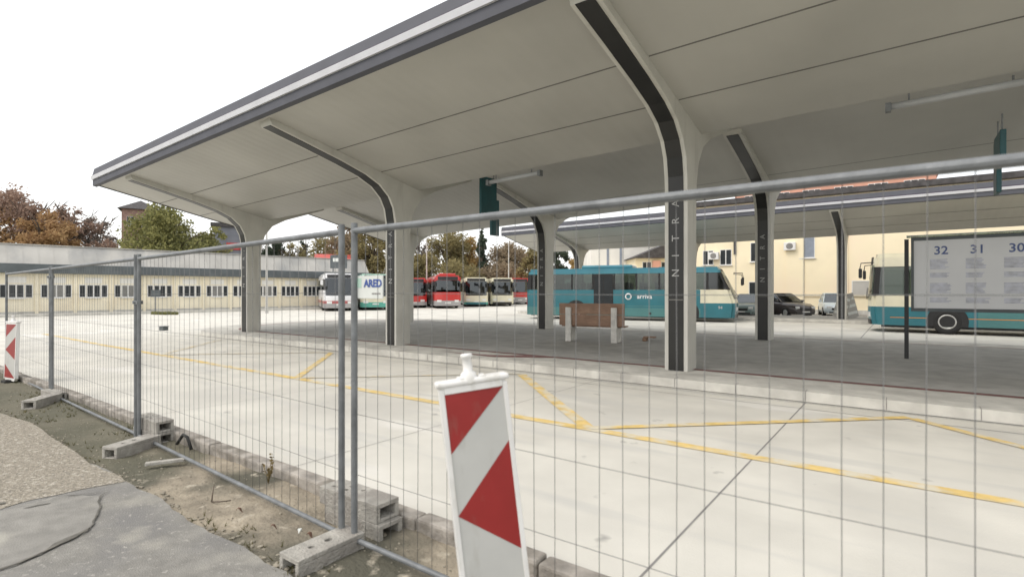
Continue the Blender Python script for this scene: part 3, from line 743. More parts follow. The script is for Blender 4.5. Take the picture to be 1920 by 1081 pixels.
# ------------------------------------------------------------------ buses
def bus(label, loc, head, P):
    """bus with its front middle at loc, driving towards angle head"""
    L, H = P.get('L', 12.0), P.get('H', 3.05); sk = P.get('skirt', .26); sill = P.get('sill', 1.55); zt = P.get('zt', H - .5); hw = 1.25
    rake = P.get('rake', .35); Mb = P['mats']
    t = thing('bus', label, 'bus', loc, head, P.get('group', 'buses parked at the far end of the lot'))
    def nose(v):
        if v.x > -1.3:
            k = (v.x + 1.3) / 1.3
            v.x -= k * (rake * max(0, (v.z - 1.0) / (H - 1.0)) ** 1.3 + .22 * (abs(v.y) / hw) ** 3 + .10 * max(0, (.7 - v.z) / .7))
        if v.x < -L + .5:
            k = (-L + .5 - v.x) / .5
            v.x += k * (.10 * (abs(v.y) / hw) ** 3 + .12 * max(0, (v.z - 1.6) / (H - 1.6)))
        return v
    def cut(bm, xs=(), ys=(), zs=()):
        for ax, vals in ((0, xs), (1, ys), (2, zs)):
            for c in vals:
                n = Vector((0, 0, 0)); n[ax] = 1; co = Vector((0, 0, 0)); co[ax] = c
                bmesh.ops.bisect_plane(bm, geom=bm.verts[:] + bm.edges[:] + bm.faces[:], plane_co=co, plane_no=n)
    def rbox(b, x0, x1, z0, z1, bv, edges):
        vs = b.box(x0, x1, -hw, hw, z0, z1)
        es = []
        for e in set(e for v in vs for e in v.link_edges):
            a, c = e.verts; dz_ = abs(a.co.z - c.co.z)
            if dz_ > .01 or (edges == 'top' and min(a.co.z, c.co.z) > z1 - .01) or (edges == 'bot' and False): es.append(e)
        bmesh.ops.bevel(b.bm, geom=es, offset=bv, segments=4, affect='EDGES')
    b = MB(); rbox(b, -L, 0, sk, sill, .14, 'vert')
    bands = P.get('bands', [])
    cut(b.bm, (-1.3, -.9, -.5, -.2) + tuple(P.get('xcuts', ())), (-.9, -.5, 0, .5, .9), tuple(z for z, _ in bands) + (.7, 1.1))
    b2 = MB(); rbox(b2, -L, 0, zt, H, P.get('roofbev', .16), 'top'); cut(b2.bm, (-1.3, -.9, -.5, -.2), (-.9, -.5, 0, .5, .9), ())
    pick = P['pick']
    for bm in (b.bm, b2.bm):
        for f in bm.faces:
            c = f.calc_center_median(); nn = f.normal
            f.material_index = pick(c.x, c.y, c.z, L)
            if c.z < .8: f.material_index = pick(c.x, c.y, c.z, L)
        for v in bm.verts: nose(v.co)
    b.build('lower_body', Mb, t); b2.build('roof', Mb, t)
    # pillars between the windows
    n = P.get('windows', 7); xa, xb = -L + .45, -1.55
    xs = [xa + (xb - xa) * i / n for i in range(n + 1)]
    def pillar(x0, x1, ya, yb):
        b = MB(); b.box(x0, x1, ya, yb, sill, zt)
        for v in b.bm.verts: nose(v.co)
        b.build('window_pillar', M[P.get('pillar', 'dark')], t)
    for s in (-1, 1):
        for x in xs: pillar(x - .05, x + .05, s * hw - s * .07, s * (hw - .004))
        pillar(-L, -L + .35, s * hw - s * .10, s * (hw - .004))
        pillar(-.24, -.03, s * hw - s * .16, s * (hw - .02))
    gm = M[P.get('glass', 'glass')]
    for s in (-1, 1):
        for i in range(n):
            if s == P.get('doorside', 0) and i in P.get('doors', ()): continue
            b = MB(); b.box(xs[i] + .052, xs[i + 1] - .052, s * (hw - .018) - .006, s * (hw - .018) + .006, sill + .01, zt - .01)
            for v in b.bm.verts: nose(v.co)
            b.build('side_window', gm, t)
        b = MB(); b.box(-1.49, -.22, s * (hw - .018) - .006, s * (hw - .018) + .006, sill + .01, zt - .01); cut(b.bm, (-1.3, -.9, -.5), (), ())
        for v in b.bm.verts: nose(v.co)
        b.build('driver_window', M[P.get('dglass', P.get('glass', 'glass'))], t)
    def front_patch(nm, m, y0, y1, z0, z1, off=.012, x=0, rear=False, ny=10, nz=6, th=.02):
        b = MB(); g = [[None] * (nz + 1) for _ in range(ny + 1)]
        for i in range(ny + 1):
            for j in range(nz + 1):
                v = nose(Vector((-L if rear else 0.0, y0 + (y1 - y0) * i / ny, z0 + (z1 - z0) * j / nz))); v.x += -off if rear else off
                g[i][j] = v
        for i in range(ny):
            for j in range(nz): b.poly([g[i][j], g[i + 1][j], g[i + 1][j + 1], g[i][j + 1]])
        bmesh.ops.remove_doubles(b.bm, verts=b.bm.verts[:], dist=1e-5)
        r_ = bmesh.ops.extrude_face_region(b.bm, geom=b.bm.faces[:])
        bmesh.ops.translate(b.bm, vec=(th if rear else -th, 0, 0), verts=[v for v in r_['geom'] if isinstance(v, bmesh.types.BMVert)])
        o = b.build(nm, m, t); return o
    wz0 = P.get('wz0', 1.2)
    ws = front_patch('windscreen', gm if P.get('clearfront') else M['glass_dark'], -1.10, 1.10, wz0, zt + .08)
    b = MB(); b.cyl((.04, -.5, wz0 + .03), (.03 - rake * .3, .15, wz0 + .5), .012, n=5); b.cyl((.04, .4, wz0 + .03), (.03 - rake * .3, .95, wz0 + .5), .012, n=5); b.build('wiper', M['dark'], ws)
    front_patch('destination_display', M['dark'], -.95, .95, zt + .1, H - .12, .01)
    for s in (-1, 1):
        front_patch('headlight', M['headlight'], s * .62, s * 1.02, .62, .82, .014, ny=4, nz=2)
        front_patch('tail_light', M['tail'], s * .95, s * 1.12, .8, 1.3, .012, rear=True, ny=2, nz=3)
    front_patch('bumper', M[P.get('bumper', 'dark')], -1.05, 1.05, sk + .01, sk + .20, .03)
    front_patch('number_plate', M['plate'], -.27, .27, sk + .23, sk + .34, .016, ny=3, nz=1)
    front_patch('rear_window', M['glass_dark'], -.98, .98, sill + .1, zt - .02, .012, rear=True)
    # interior
    b = MB(); b.box(-L + .2, -.35, -1.1, 1.1, sill - .35, sill - .3)
    for i in range(int(L / .85) - 2):
        x = -L + .9 + .85 * i
        if P.get('emptyfront') and x > -2.9: continue
        for y in (-.78, .78): b.box(x, x + .14, y - .42, y + .42, sill - .3, sill + .42, bev=.04)
    b.box(-1.75, -1.55, .15, .95, sill - .3, sill + .55, bev=.05)
    b.build('seats', M['interior'], t)
    # doors
    ds = P.get('doorside', 0)
    if ds:
        for i in P.get('doors', ()):
            x0_, x1_ = xs[i] + .06, xs[i + 1] - .06
            d = one('door', M['dark'], t, (x0_, x1_, ds * (hw + .004) - .008, ds * (hw + .004) + .008, sk + .12, zt - .02))
            b = MB()
            for u, v in ((x0_ + .06, (x0_ + x1_) / 2 - .04), ((x0_ + x1_) / 2 + .04, x1_ - .06)): b.box(u, v, ds * (hw + .017) - .003, ds * (hw + .017) + .003, sk + .3, zt - .15)
            b.build('door_glass', M['pane'], d)
    # wheels
    R_ = .48
    for xw in (-2.6, -L + 3.2):
        for s in (-1, 1):
            b = MB()
            pts = [(xw + .64 * math.cos(a), 0, max(sk, .5 + .64 * math.sin(a))) for a in [math.pi * k / 12 for k in range(13)]]
            pts = [(xw + .62, 0, sk - .005)] + pts + [(xw - .62, 0, sk - .005)]
            b.prism([(x, s * (hw + .003), z) for x, _, z in pts], (0, s * .004, 0)); b.build('wheel_arch', M['dark'], t)
            b = MB(); y0 = s * (hw - .28); y1 = s * (hw + .012)
            b.lathe([(.28, y1 - s * .03), (.30, y1), (.44, y1), (R_, y1 - s * .05), (R_, y0 + s * .04), (.42, y0), (.2, y0)], 24, 'Y', (xw, 0, R_)); wl = b.build('wheel', M['tyre'], t)
            b = MB(); b.lathe([(.0, y1 - s * .04), (.10, y1 - s * .03), (.13, y1 - s * .06), (.20, y1 - s * .05), (.24, y1 - s * .005), (.285, y1 - s * .002), (.29, y1 - s * .03)], 20, 'Y', (xw, 0, R_)); b.build('rim', M['rim'], wl)
    b = MB(); b.box(-L + .3, -.5, -1.05, 1.05, .2, sk + .02); b.build('underbody', M['dark'], t)
    # mirrors
    for s in (-1, 1):
        b = MB(); b.tube([(-.25, s * 1.12, H - .35), (.18, s * 1.35, H - .38), (.22, s * 1.42, H - .62)], .02, 6); b.box(.14, .26, s * 1.42 - .1, s * 1.42 + .1, H - 1.0, H - .6, bev=.04); b.build('mirror', M[P.get('mirror', 'dark')], t)
    if P.get('ac'):
        a0, a1 = P['ac']; b = MB(); b.box(a0, a1, -.8, .8, H - .02, H + .2, bev=.09, seg=3); b.build('roof_unit', Mb[P.get('acm', 0)], t)
    b = MB(); b.box(-L * .35, -L * .35 + .7, -.35, .35, H - .01, H + .06, bev=.02); b.build('roof_hatch', M['dark'] if P.get('darkhatch') else Mb[0], t)
    for dx in P.get('flaps', ()):
        for s in (-1, 1): one('luggage_flap_handle', M['dark'], t, (dx, dx + .12, s * (hw + .003) - .006, s * (hw + .003) + .006, sk + .12, sk + .24))
    return t
def two(lo, hi, z):
    return lambda x, y, zz, L: (1 if zz < z else 0)

def faceto(cx, cz, ux, uz): return W(cx, cz) + (0,), math.atan2(*reversed([a for a in (W(-ux, -uz))])) if False else math.atan2(W(-ux, -uz)[1], W(-ux, -uz)[0])
def pick_teal(x, y, z, L):
    if z > 2: return 1
    if x > -1.9:
        if z > 1.02: return 2
        return 0
    return 3 if z < .72 else 0
fx, fy = W(11.9, 28.0); rx, ry = W(1.25, 32.4); hd = math.atan2(fy - ry, fx - rx)
nrm = Vector((-math.sin(hd), math.cos(hd), 0))
loc = (fx + nrm.x * 1.25, fy + nrm.y * 1.25, 0)
tb = bus('long teal intercity bus with cream front standing between the two platforms', loc, hd, dict(L=12.0, H=2.98, skirt=.24, sill=1.74, zt=2.66, rake=.9, windows=8, mats=[M['teal'], M['teal_l'], M['cream'], M['teal_g']], pick=pick_teal,
    xcuts=(-1.9,), bands=[(.72, 0), (1.02, 0)], doorside=-1, doors=(3,), ac=(-8.6, -5.6), acm=1, flaps=(-4.6, -6.2), glass='glass', dglass='glass_dark', wz0=1.25, group='teal buses between the platforms'))
b = MB(); b.lathe([(.12, 0), (.19, -.002), (.19, .004), (.12, .004)], 20, 'Y', (-5.75, -1.258, 1.36)); b.build('logo_ring', M['white'], tb)
text('logo_letters', 'arriva', .36, M['white'], tb, (-4.85, -1.256, 1.36), (R(90), 0, 0), .002, 'CENTER', .006)
text('number_letters', '94', .22, M['white_letter'], tb, (-.9, -1.25, .78), (R(90), 0, 0), .004, 'CENTER', .004)
for q in range(1): one('body_crease', M['teal_g'], tb, (-8.2, -2.0, -1.256, -1.252, .80, .84))
def pick_ct(x, y, z, L):
    if z > 1.05 - .05 * max(-1.5, min(0, x + 1.5)): return 0
    return 1
loc = (-1.25, 26.5 + 1.25, 0)
b2 = bus('cream and teal bus on the right partly hidden behind the information board', loc, math.pi, dict(L=12.0, H=3.2, skirt=.3, sill=1.50, zt=2.66, rake=.16, windows=7, mats=[M['cream'], M['teal'], M['teal_g']], pick=lambda x, y, z, L: 0 if z > 1.04 else (2 if x < -3.5 else 1),
    xcuts=(-3.5,), bands=[(1.04, 0)], glass='glass_clear', dglass='glass', wz0=1.3, clearfront=True, emptyfront=True, group='teal buses between the platforms'))
one('side_stripe', M['amber'], b2, (-9, -.8, 1.2515, 1.2535, .60, .625))
# row of buses at the far end
def far_bus(label, cx, cz, ux, uz, P):
    f = W(cx, cz); d = W(-ux, -uz); bus(label, (f[0], f[1], 0), math.atan2(d[1], d[0]), P)
far_bus('white coach with a red stripe across its front, leftmost of the far row', -14.2, 44, -.39, .92, dict(H=3.15, rake=.7, sill=1.75, mats=[M['white'], M['dullred'], M['silver']], pick=lambda x, y, z, L: 1 if .62 < z < .86 else (2 if z < .62 else 0), bands=[(.62, 0), (.86, 0)], wz0=1.3, bumper='silver', mirror='white'))
far_bus('cream bus with pale green roof half hidden behind the second column', -11.75, 46, -.33, .94, dict(H=3.15, rake=.4, mats=[M['cream'], M['mint'], M['green']], pick=lambda x, y, z, L: 1 if z > 2 else (2 if z < .7 else 0), bands=[(.7, 0)], bumper='green'))
far_bus('low red bus with grey skirt just right of the second column', -9.55, 52, -.2, .98, dict(H=2.95, rake=.2, mats=[M['red'], M['silver']], pick=lambda x, y, z, L: 1 if z < .6 else 0, bands=[(.6, 0)], bumper='silver'))
far_bus('taller bright red bus with a roof box between red and cream buses', -6.05, 50.5, -.23, .97, dict(H=3.15, rake=.15, wz0=1.75, zt=2.6, mats=[M['red'], M['silver']], pick=lambda x, y, z, L: 1 if z < .75 else 0, bands=[(.75, 0)], bumper='silver', ac=(-2.6, -.6)))
far_bus('cream bus with teal lower front right of the tall red bus', -3.75, 56, -.14, .99, dict(H=3.1, rake=.15, mats=[M['cream'], M['green']], pick=lambda x, y, z, L: 1 if z < .5 else 0, bands=[(.5, 0)], bumper='teal', clearfront=False))
far_bus('plain cream bus with dark bumper, second cream bus right of the tall red one', -1.05, 58, -.11, .99, dict(H=3.1, rake=.15, mats=[M['cream'], M['cream']], pick=lambda x, y, z, L: 0, bumper='dark'))
far_bus('dull red bus farthest right in the row, partly behind the teal bus', 1.0, 66, -.12, .99, dict(H=3.25, rake=.2, wz0=1.5, mats=[M['red'], M['silver']], pick=lambda x, y, z, L: 1 if z < .9 else 0, bands=[(.9, 0)], bumper='silver'))

# ------------------------------------------------------------------ parked cars
def car(label, loc, head, paint_, L=4.2, H=1.45, hb=1.0, wd=.86):
    t = thing('parked_car', label, 'car', loc, head, 'cars parked by the yellow building')
    # stations along x (front = +L/2): z of the bonnet line, half width
    st = [(-L / 2, .55, .72), (-L / 2 + .08, .82, .80), (-L / 2 + .5, .90, wd), (-.3, .93, wd), (.75, .90, wd), (L / 2 - .5, .80, wd - .03), (L / 2 - .12, .68, .76), (L / 2, .5, .66)]
    b = MB(); rings = []
    for x, z, h in st:
        z *= hb
        sec = [(-h + .06, .22), (-h, .40), (-h - .0, z - .16), (-h + .10, z), (h - .10, z), (h, z - .16), (h, .40), (h - .06, .22)]
        rings.append([b.bm.verts.new((x, y, max(q, .2))) for y, q in sec])
    for i in range(len(rings) - 1):
        for k in range(8):
            f = b.bm.faces.new((rings[i][k], rings[i][(k + 1) % 8], rings[i + 1][(k + 1) % 8], rings[i + 1][k])); f.smooth = True
    b.bm.faces.new(rings[0]); b.bm.faces.new(rings[-1][::-1])
    b.build('body', paint_, t)
    zb = .90 * hb; h0 = wd - .09; h1 = wd - .24
    lo = [(-L / 2 + .45, -h0), (.95, -h0), (.95, h0), (-L / 2 + .45, h0)]; hi = [(-L / 2 + 1.05, -h1), (.15, -h1), (.15, h1), (-L / 2 + 1.05, h1)]
    A = [Vector((x, y, zb - .02)) for x, y in lo]; B = [Vector((x, y, H)) for x, y in hi]
    b = MB(); b.prism([p + Vector((0, 0, -.03)) for p in B], (0, 0, .06)); rf = b.build('roof', paint_, t); md = rf.modifiers.new('bevel', 'BEVEL'); md.width = .03; md.segments = 2
    for i in range(4):
        b = MB(); b.cyl(A[i], B[i] - Vector((0, 0, .02)), .04, .035, n=6); b.build('window_pillar', paint_, t)
    for i, j in ((0, 1), (3, 2)):
        b = MB(); b.cyl(A[i].lerp(A[j], .52), B[i].lerp(B[j], .55), .035, n=6); b.build('window_pillar', paint_, t)
    def gl(nm, i, j):
        b = MB(); q = [A[i].lerp(A[j], .03), A[j].lerp(A[i], .03), B[j].lerp(B[i], .04), B[i].lerp(B[j], .04)]
        n = (q[1] - q[0]).cross(q[2] - q[0]).normalized() * .012; b.prism(q, n); b.build(nm, M['glass_teal'] if nm == 'windscreen' else M['glass_dark'], t)
    gl('windscreen', 1, 2); gl('rear_window', 3, 0); gl('side_window', 0, 1); gl('side_window', 2, 3)
    one('seats', M['interior'], t, (-.9, -.7, -.6, .6, .5, 1.1), (.1, .3, -.6, -.1, .5, 1.15), (.1, .3, .1, .6, .5, 1.15))
    for x in (-L / 2 + .75, L / 2 - .78):
        for s in (-1, 1):
            b = MB(); b.lathe([(.12, s * (wd - .03)), (.22, s * (wd + .012)), (.30, s * (wd + .006)), (.31, s * (wd - .05)), (.31, s * (wd - .2)), (.1, s * (wd - .2))], 18, 'Y', (x, 0, .31)); wl = b.build('wheel', M['tyre'], t)
            b = MB(); b.lathe([(0, s * (wd + .004)), (.08, s * (wd + .01)), (.19, s * (wd + .003)), (.20, s * (wd - .02))], 14, 'Y', (x, 0, .31)); b.build('rim', M['rim'], wl)
    for s in (-1, 1):
        b = MB(); b.box(L / 2 - .18, L / 2 - .02, s * .42, s * .68, .52 * hb, .66 * hb, bev=.03); b.build('headlight', M['headlight'], t)
        b = MB(); b.box(.62, .8, s * (wd + .0), s * (wd + .16), .9 * hb, 1.02 * hb, bev=.03); b.build('wing_mirror', paint_, t)
        b = MB(); b.box(-L / 2 + .02, -L / 2 + .12, s * .5, s * .72, .62, .78, bev=.02); b.build('tail_light', M['tail'], t)
    one('grille', M['dark'], t, (L / 2 - .08, L / 2 + .012, -.40, .40, .42 * hb, .56 * hb)); one('lower_grille', M['dark'], t, (L / 2 - .06, L / 2 + .015, -.55, .55, .24, .33))
    one('number_plate', M['plate'], t, (L / 2 + .004, L / 2 + .022, -.26, .26, .345, .41))
    return t
M['glass_teal'] = glass_mat('greenish_windscreen', (.22, .34, .33), .10)
def cpos(xc, zc, z=0): return W(xc, zc) + (z,)
fa = math.atan2(W(0, -1)[1], W(0, -1)[0])
car('greenish grey car facing out between the teal bus and the dark column', cpos(15.6, 35.0), fa - R(24) - R(14), M['sage_car'], hb=1.05)
car('dark brown hatchback parked in the middle behind the wide column', cpos(17.7, 35.0), fa + R(12), M['brown_car'], L=4.3, H=1.5, hb=1.08)
car('pale silver car facing out, parked in front of the yellow wall', cpos(21.8, 36.0), fa - R(31) + R(6), M['silver_car'], L=4.2, H=1.5, hb=1.05)
# leaning grey panels beside the far column
t = thing('folding_stand', 'grey and white folding stand leaning beside the thin far column', 'stand', W(19.0, 30.3) + (.164,), R(25))
for s, nm in ((-1, 'stand_panel'), (1, 'stand_panel')):
    b = MB(); b.box(-.34, .34, -.015, .015, 0, 1.38, M=Matrix.Translation((s * .38, 0, 0)) @ Matrix.Rotation(R(-s * 14), 4, 'Y') @ Matrix.Rotation(R(20 * s), 4, 'Z')); pn = b.build(nm, M['sheet_roof'], t)
    b = MB()
    for k in range(3): b.box(-.3, .3, -.025, -.018, .2 + .4 * k, .36 + .4 * k, M=Matrix.Translation((s * .38, 0, 0)) @ Matrix.Rotation(R(-s * 14), 4, 'Y') @ Matrix.Rotation(R(20 * s), 4, 'Z'))
    b.build('white_stripe', M['sign_white'], pn)

# ------------------------------------------------------------------ buildings
def window(parent, x0, x1, z0, z1, y, s=-1, pane=None, sill=True, mull=1, depth=.06):
    """window in a wall lying in the local XZ plane at y, outside towards s"""
    pw = .05
    f = MB(); yo = y + s * .03; yi = y - s * .10
    f.box(x0, x1, min(yo, yi), max(yo, yi), z0, z0 + pw); f.box(x0, x1, min(yo, yi), max(yo, yi), z1 - pw, z1)
    f.box(x0, x0 + pw, min(yo, yi), max(yo, yi), z0 + pw, z1 - pw); f.box(x1 - pw, x1, min(yo, yi), max(yo, yi), z0 + pw, z1 - pw)
    for k in range(mull):
        xm = x0 + (x1 - x0) * (k + 1) / (mull + 1); f.box(xm - .035, xm + .035, min(yo, yi), max(yo, yi), z0 + pw, z1 - pw)
    fr = f.build('window', M['white_frame'], parent)
    p = MB(); p.box(x0 + pw, x1 - pw, y + s * .004 - .004, y + s * .004 + .004, z0 + pw, z1 - pw); p.build('pane', pane or M['pane'], fr)
    if sill: q = MB(); q.box(x0 - .06, x1 + .06, min(y, y + s * .12), max(y, y + s * .12), z0 - .06, z0 - .002); q.build('sill', M['white_frame'], fr)
    return fr
# long low terminal building closing the left side
p0 = W(-33.6, 35.0); dirv = W(.69, .724); ang = math.atan2(dirv[1], dirv[0])
tb_ = thing('terminal_building', 'long low cream building with slate fascia and a row of triple windows', 'building', p0 + (0,), ang)
b = MB(); b.box(-14, 27, .0, 9, -.1, 2.86); b.build('wall', M['plaster_t'], tb_)
b = MB(); b.box(-14.4, 27.4, -.45, 9.3, 2.86, 3.5, bev=.03); b.build('slate_fascia', M['slate'], tb_)
b = MB(); b.prism([(-14.2, -.3, 3.502), (-14.2, .6, 4.80), (-14.2, 8.8, 4.80), (-14.2, 8.9, 3.502)], (41.4, 0, 0))
rf = b.build('roof', M['sheet_roof'], tb_)
b = MB()
for k in range(52):
    x = -14.1 + .8 * k; b.prism([(x, -.312, 3.506), (x, .588, 4.81), (x, .62, 4.80), (x, -.27, 3.506)], (.04, 0, 0))
b.box(-14.2, 27.2, .52, .62, 4.805, 4.87); b.build('roof_seam', M['sheet_roof'], rf)
for k in range(-6, 13):
    c = .78 + 2.05 * k
    if c > 26: break
    window(tb_, c - .40, c + .40, 1.2, 2.12, -.004, -1, pane=M['pane_blind'] if k % 5 in (1, 3) else None)
    for s in (-1, 1):
        a = c + s * .63; window(tb_, a - .20, a + .20, 1.2, 2.12, -.004, -1, sill=False, mull=0)
    one('pilaster', M['plaster_t'], tb_, (c + .93, c + 1.12, -.10, .0, -.05, 2.858))
    one('wall_panel', M['plaster_w'], tb_, (c - .5, c + .5, -.03, -.001, 2.2, 2.62))
one('plinth', M['kerbstone'], tb_, (-14.05, 27.05, -.045, -.001, -.1, .28))
one('pale_door', M['sheet_roof'], tb_, (-1.9, -.3, -.04, -.002, .28, 2.1))
sheet('terminal_pavement', M['kerbstone'], [(p0[0] + dirv[0] * a - dirv[1] * bq, p0[1] + dirv[1] * a + dirv[0] * bq) for a, bq in ((-14, -2.2), (26, -2.2), (26, .2), (-14, .2))], .14, thick=.14)
# small pole sign, grass island in front of it
sp = W(-25.8, 38.6)
t = thing('stop_sign_post', 'thin sign post with small square plate before the terminal building', 'sign', sp + (0,), ang)
b = MB(); b.cyl((0, 0, 0), (0, 0, 1.75), .035, n=8); b.build('pole', M['galv'], t); one('plate', M['slate'], t, (-.3, .3, -.05, -.036, 1.25, 1.75)); b = MB(); b.lathe([(0, .12), (.2, .1), (.28, 0)], 12); b.build('base', M['galv'], t)
b = MB(); rg = random.Random(4)
gc = W(-24.9, 38.2)
for i in range(900):
    r_, a = rg.random() ** .5, rg.random() * 6.28; c = Vector((gc[0] + r_ * math.cos(a) * 1.7, gc[1] + r_ * math.sin(a) * .6, .0)); u = Vector((math.cos(a), math.sin(a), 0)) * .03
    b.poly([c - u, c + u, c + Vector((rg.uniform(-.08, .08), rg.uniform(-.08, .08), rg.uniform(.08, .26)))])
b.build('grass_tuft', M['lf_green'], normals=False)['kind'] = 'stuff'
# grate box on the road
b = MB(); b.box(-.13, .13, -.12, .12, 0, .15, bev=.02); b.box(-.15, .15, -.14, .14, .151, .18, bev=.01)
tag(b.build('low_bollard_box', M['slate'], None, gp(307, 619, 0) + (0,), .3), 'small grey box standing on the road left of the platform nose', 'box')
# yellow building on the right
YB = 45.0
yb_ = thing('yellow_building', 'pale yellow plastered building behind the far canopy with parked cars in front', 'building', (-14.2, YB, 0), 0)
X = lambda x: x + 14.2
one('wall', M['plaster_y'], yb_, (0, 32, 0, 12, -.1, 8.6))
one('pilaster', M['plaster_y'], yb_, (X(-9.35), X(-9.1), -.08, -.002, -.1, 8.5)); one('pilaster', M['plaster_y'], yb_, (X(-7.2), X(-6.0), -.10, -.002, -.1, 8.5)); one('pilaster', M['plaster_y'], yb_, (X(-3.5), X(-3.2), -.08, -.002, -.1, 8.5))
one('ledge', M['plaster_t'], yb_, (0, 32, -.13, -.102, 1.30, 1.42))
one('plinth', M['kerbstone'], yb_, (0, 32, -.06, -.003, -.1, .3))
def wx(px): t_ = (px - 960) / 1000; return YB * (.806 * t_ - .592) / (.806 + .592 * t_)
def wz(px, py): t_ = (px - 960) / 1000; X_ = wx(px); return CAMH + (545 - py) / 1000 * (-.592 * X_ + .806 * YB)
for (pa, pb, ya, yc, pn, mu) in ((1350, 1372, 497, 468, None, 1), (1407, 1430, 491, 455, None, 1), (1404, 1430, 552, 528, None, 1), (1500, 1528, 484, 440, M['shutter'], 0), (1597, 1634, 553, 526, M['glass_pale'] if 'glass_pale' in M else M['sheet_roof'], 0), (1318, 1338, 497, 470, None, 1)):
    window(yb_, X(wx(pa)), X(wx(pb)), wz(pa, ya), wz(pa, yc), -.004, -1, pane=pn, mull=mu)
one('downpipe', M['tile_dark'], yb_, (X(wx(1376)), X(wx(1380)), -.12, -.02, 4.6, 8.4))
for px, py in ((1340, 480), (1482, 462)):
    a = one('air_conditioner', M['white_plastic'], yb_, (X(wx(px)) - .4, X(wx(px)) + .4, -.42, -.12, wz(px, py) - .3, wz(px, py) + .3), bev=.03)
    b = MB(); b.lathe([(0, -.428), (.2, -.43), (.22, -.425), (.24, -.421)], 14, 'Y', (X(wx(px)), 0, wz(px, py))); b.build('fan_grille', M['joint'], a)
one('roof', M['tile_dark'], yb_, (-.4, 32.4, -.5, 12.4, 8.602, 9.0), bev=.03)
b = MB(); b.prism([(-.3, -.3, 9.002), (-.3, 6, 9.75), (-.3, 12.2, 9.002)], (15, 0, 0)); b.build('roof_slope', M['tile_dark'], yb_)
for k in range(6): window(yb_, 13 + 1.5 * k, 14 + 1.5 * k, 6.6, 7.9, -.004, -1)
# pink apartment house behind
pk = thing('apartment_house', 'salmon pink apartment house with white windows seen over the far canopy', 'building', (-15, 62, 0), 0)
one('wall', M['plaster_p'], pk, (0, 17.4, 0, 11, -.1, 13.6))
for k in range(6): window(pk, 1.0 + 2.8 * k, 2.6 + 2.8 * k, 10.6, 12.0, -.004, -1, mull=2)
for k in range(6): window(pk, 1.0 + 2.8 * k, 2.6 + 2.8 * k, 7.6, 9.7, -.004, -1, mull=2)
one('balcony', M['plaster_w'], pk, (8.9, 12.1, -1.0, -.002, 9.4, 10.3)); one('cornice', M['white_frame'], pk, (-.3, 17.7, -.3, 11.3, 13.6, 13.85))
b = MB(); b.prism([(-.5, -.5, 13.852), (-.5, 5.5, 16.8), (-.5, 11.5, 13.852)], (18.4, 0, 0)); b.build('roof', M['tile_red'], pk)
# white block and small cream houses behind the teal bus
wbx = W(8.6, 58)
wb_ = thing('white_block', 'white flat-roofed block with grey vertical joints behind the teal bus', 'building', wbx + (0,), YAW)
one('wall', M['plaster_w'], wb_, (0, 7.2, 0, 8, -.1, 6.6))
for k in range(2): one('vertical_joint', M['shutter'], wb_, (1.7 + 1.4 * k, 1.95 + 1.4 * k, -.05, -.002, 0, 6.5))
one('roof_edge', M['white_frame'], wb_, (-.15, 7.35, -.15, 8.15, 6.602, 6.8)); window(wb_, 4.2, 5.6, 3.6, 5.0, -.004, -1)
hx = W(12.5, 54)
hs = thing('small_house', 'small peach gabled house with grey roof seen above the teal bus', 'house', hx + (0,), YAW)
one('wall', M['plaster_y'], hs, (0, 6.5, 0, 6, -.1, 5.0)); b = MB(); b.prism([(-.4, -.5, 4.98), (3.0, -.5, 6.4), (6.9, -.5, 5.9), (6.9, -.5, 4.98)], (0, 7, 0)); b.build('roof', M['tile_dark'], hs)
for k in range(3): window(hs, .7 + 1.9 * k, 1.6 + 1.9 * k, 3.4, 4.6, -.004, -1)
one('pink_bay', M['plaster_p'], hs, (1.7, 2.45, -.4, -.002, 2.5, 4.7))
# far houses on the left
gx = W(-42.5, 76)
gb = thing('flat_roofed_house', 'blue grey flat-roofed house behind the round green tree', 'building', gx + (0,), YAW + R(27))
one('wall', M['grey_wall'], gb, (0, 6.0, 0, 8, -.1, 10.9)); one('roof', M['tile_dark'], gb, (-.4, 6.4, -.4, 8.4, 10.902, 11.4)); one('red_sign', M['red'], gb, (1.6, 3.4, -.12, -.003, 7.6, 8.6)); one('white_panel', M['plaster_w'], gb, (5.2, 5.98, -.1, -.003, 6, 10.7)); window(gb, 4.6, 6.2, 7.4, 9.2, -.004, -1)
tx = W(-82, 112)
tw = thing('brick_tower', 'brown brick tower with a flat pyramid roof behind the trees on the left', 'tower', tx + (0,), YAW + R(30))
one('wall', M['brown_brick'], tw, (0, 6.2, 0, 6.2, -.1, 19.0)); b = MB()
v = [(-.7, -.7, 19.002), (6.9, -.7, 19.002), (6.9, 6.9, 19.002), (-.7, 6.9, 19.002)]
for i in range(4): b.poly([v[i], v[(i + 1) % 4], (3.1, 3.1, 21.3)])
b.poly(v[::-1]); b.build('roof', M['tile_dark'], tw)
for k in range(2): window(tw, .9 + 2.6 * k, 2.3 + 2.6 * k, 15.4, 17.4, -.004, -1)
rx_ = W(-25.5, 70)
rh = thing('red_roofed_house', 'low house with a bright red roof behind the white coach', 'house', rx_ + (0,), YAW + R(20))
one('wall', M['plaster_t'], rh, (0, 4.2, 0, 6, -.1, 5.85)); b = MB(); b.prism([(-.4, -.4, 5.852), (-.4, 3, 6.7), (-.4, 6.4, 5.852)], (5.0, 0, 0)); b.build('roof', mat('bright_red_roof', (.5, .09, .07), .7, .1, 3), rh); window(rh, 1, 2.2, 3.4, 4.6, -.004, -1); one('chimney', M['plaster_w'], rh, (2.9, 3.3, 2.6, 3.0, 6.0, 7.4))
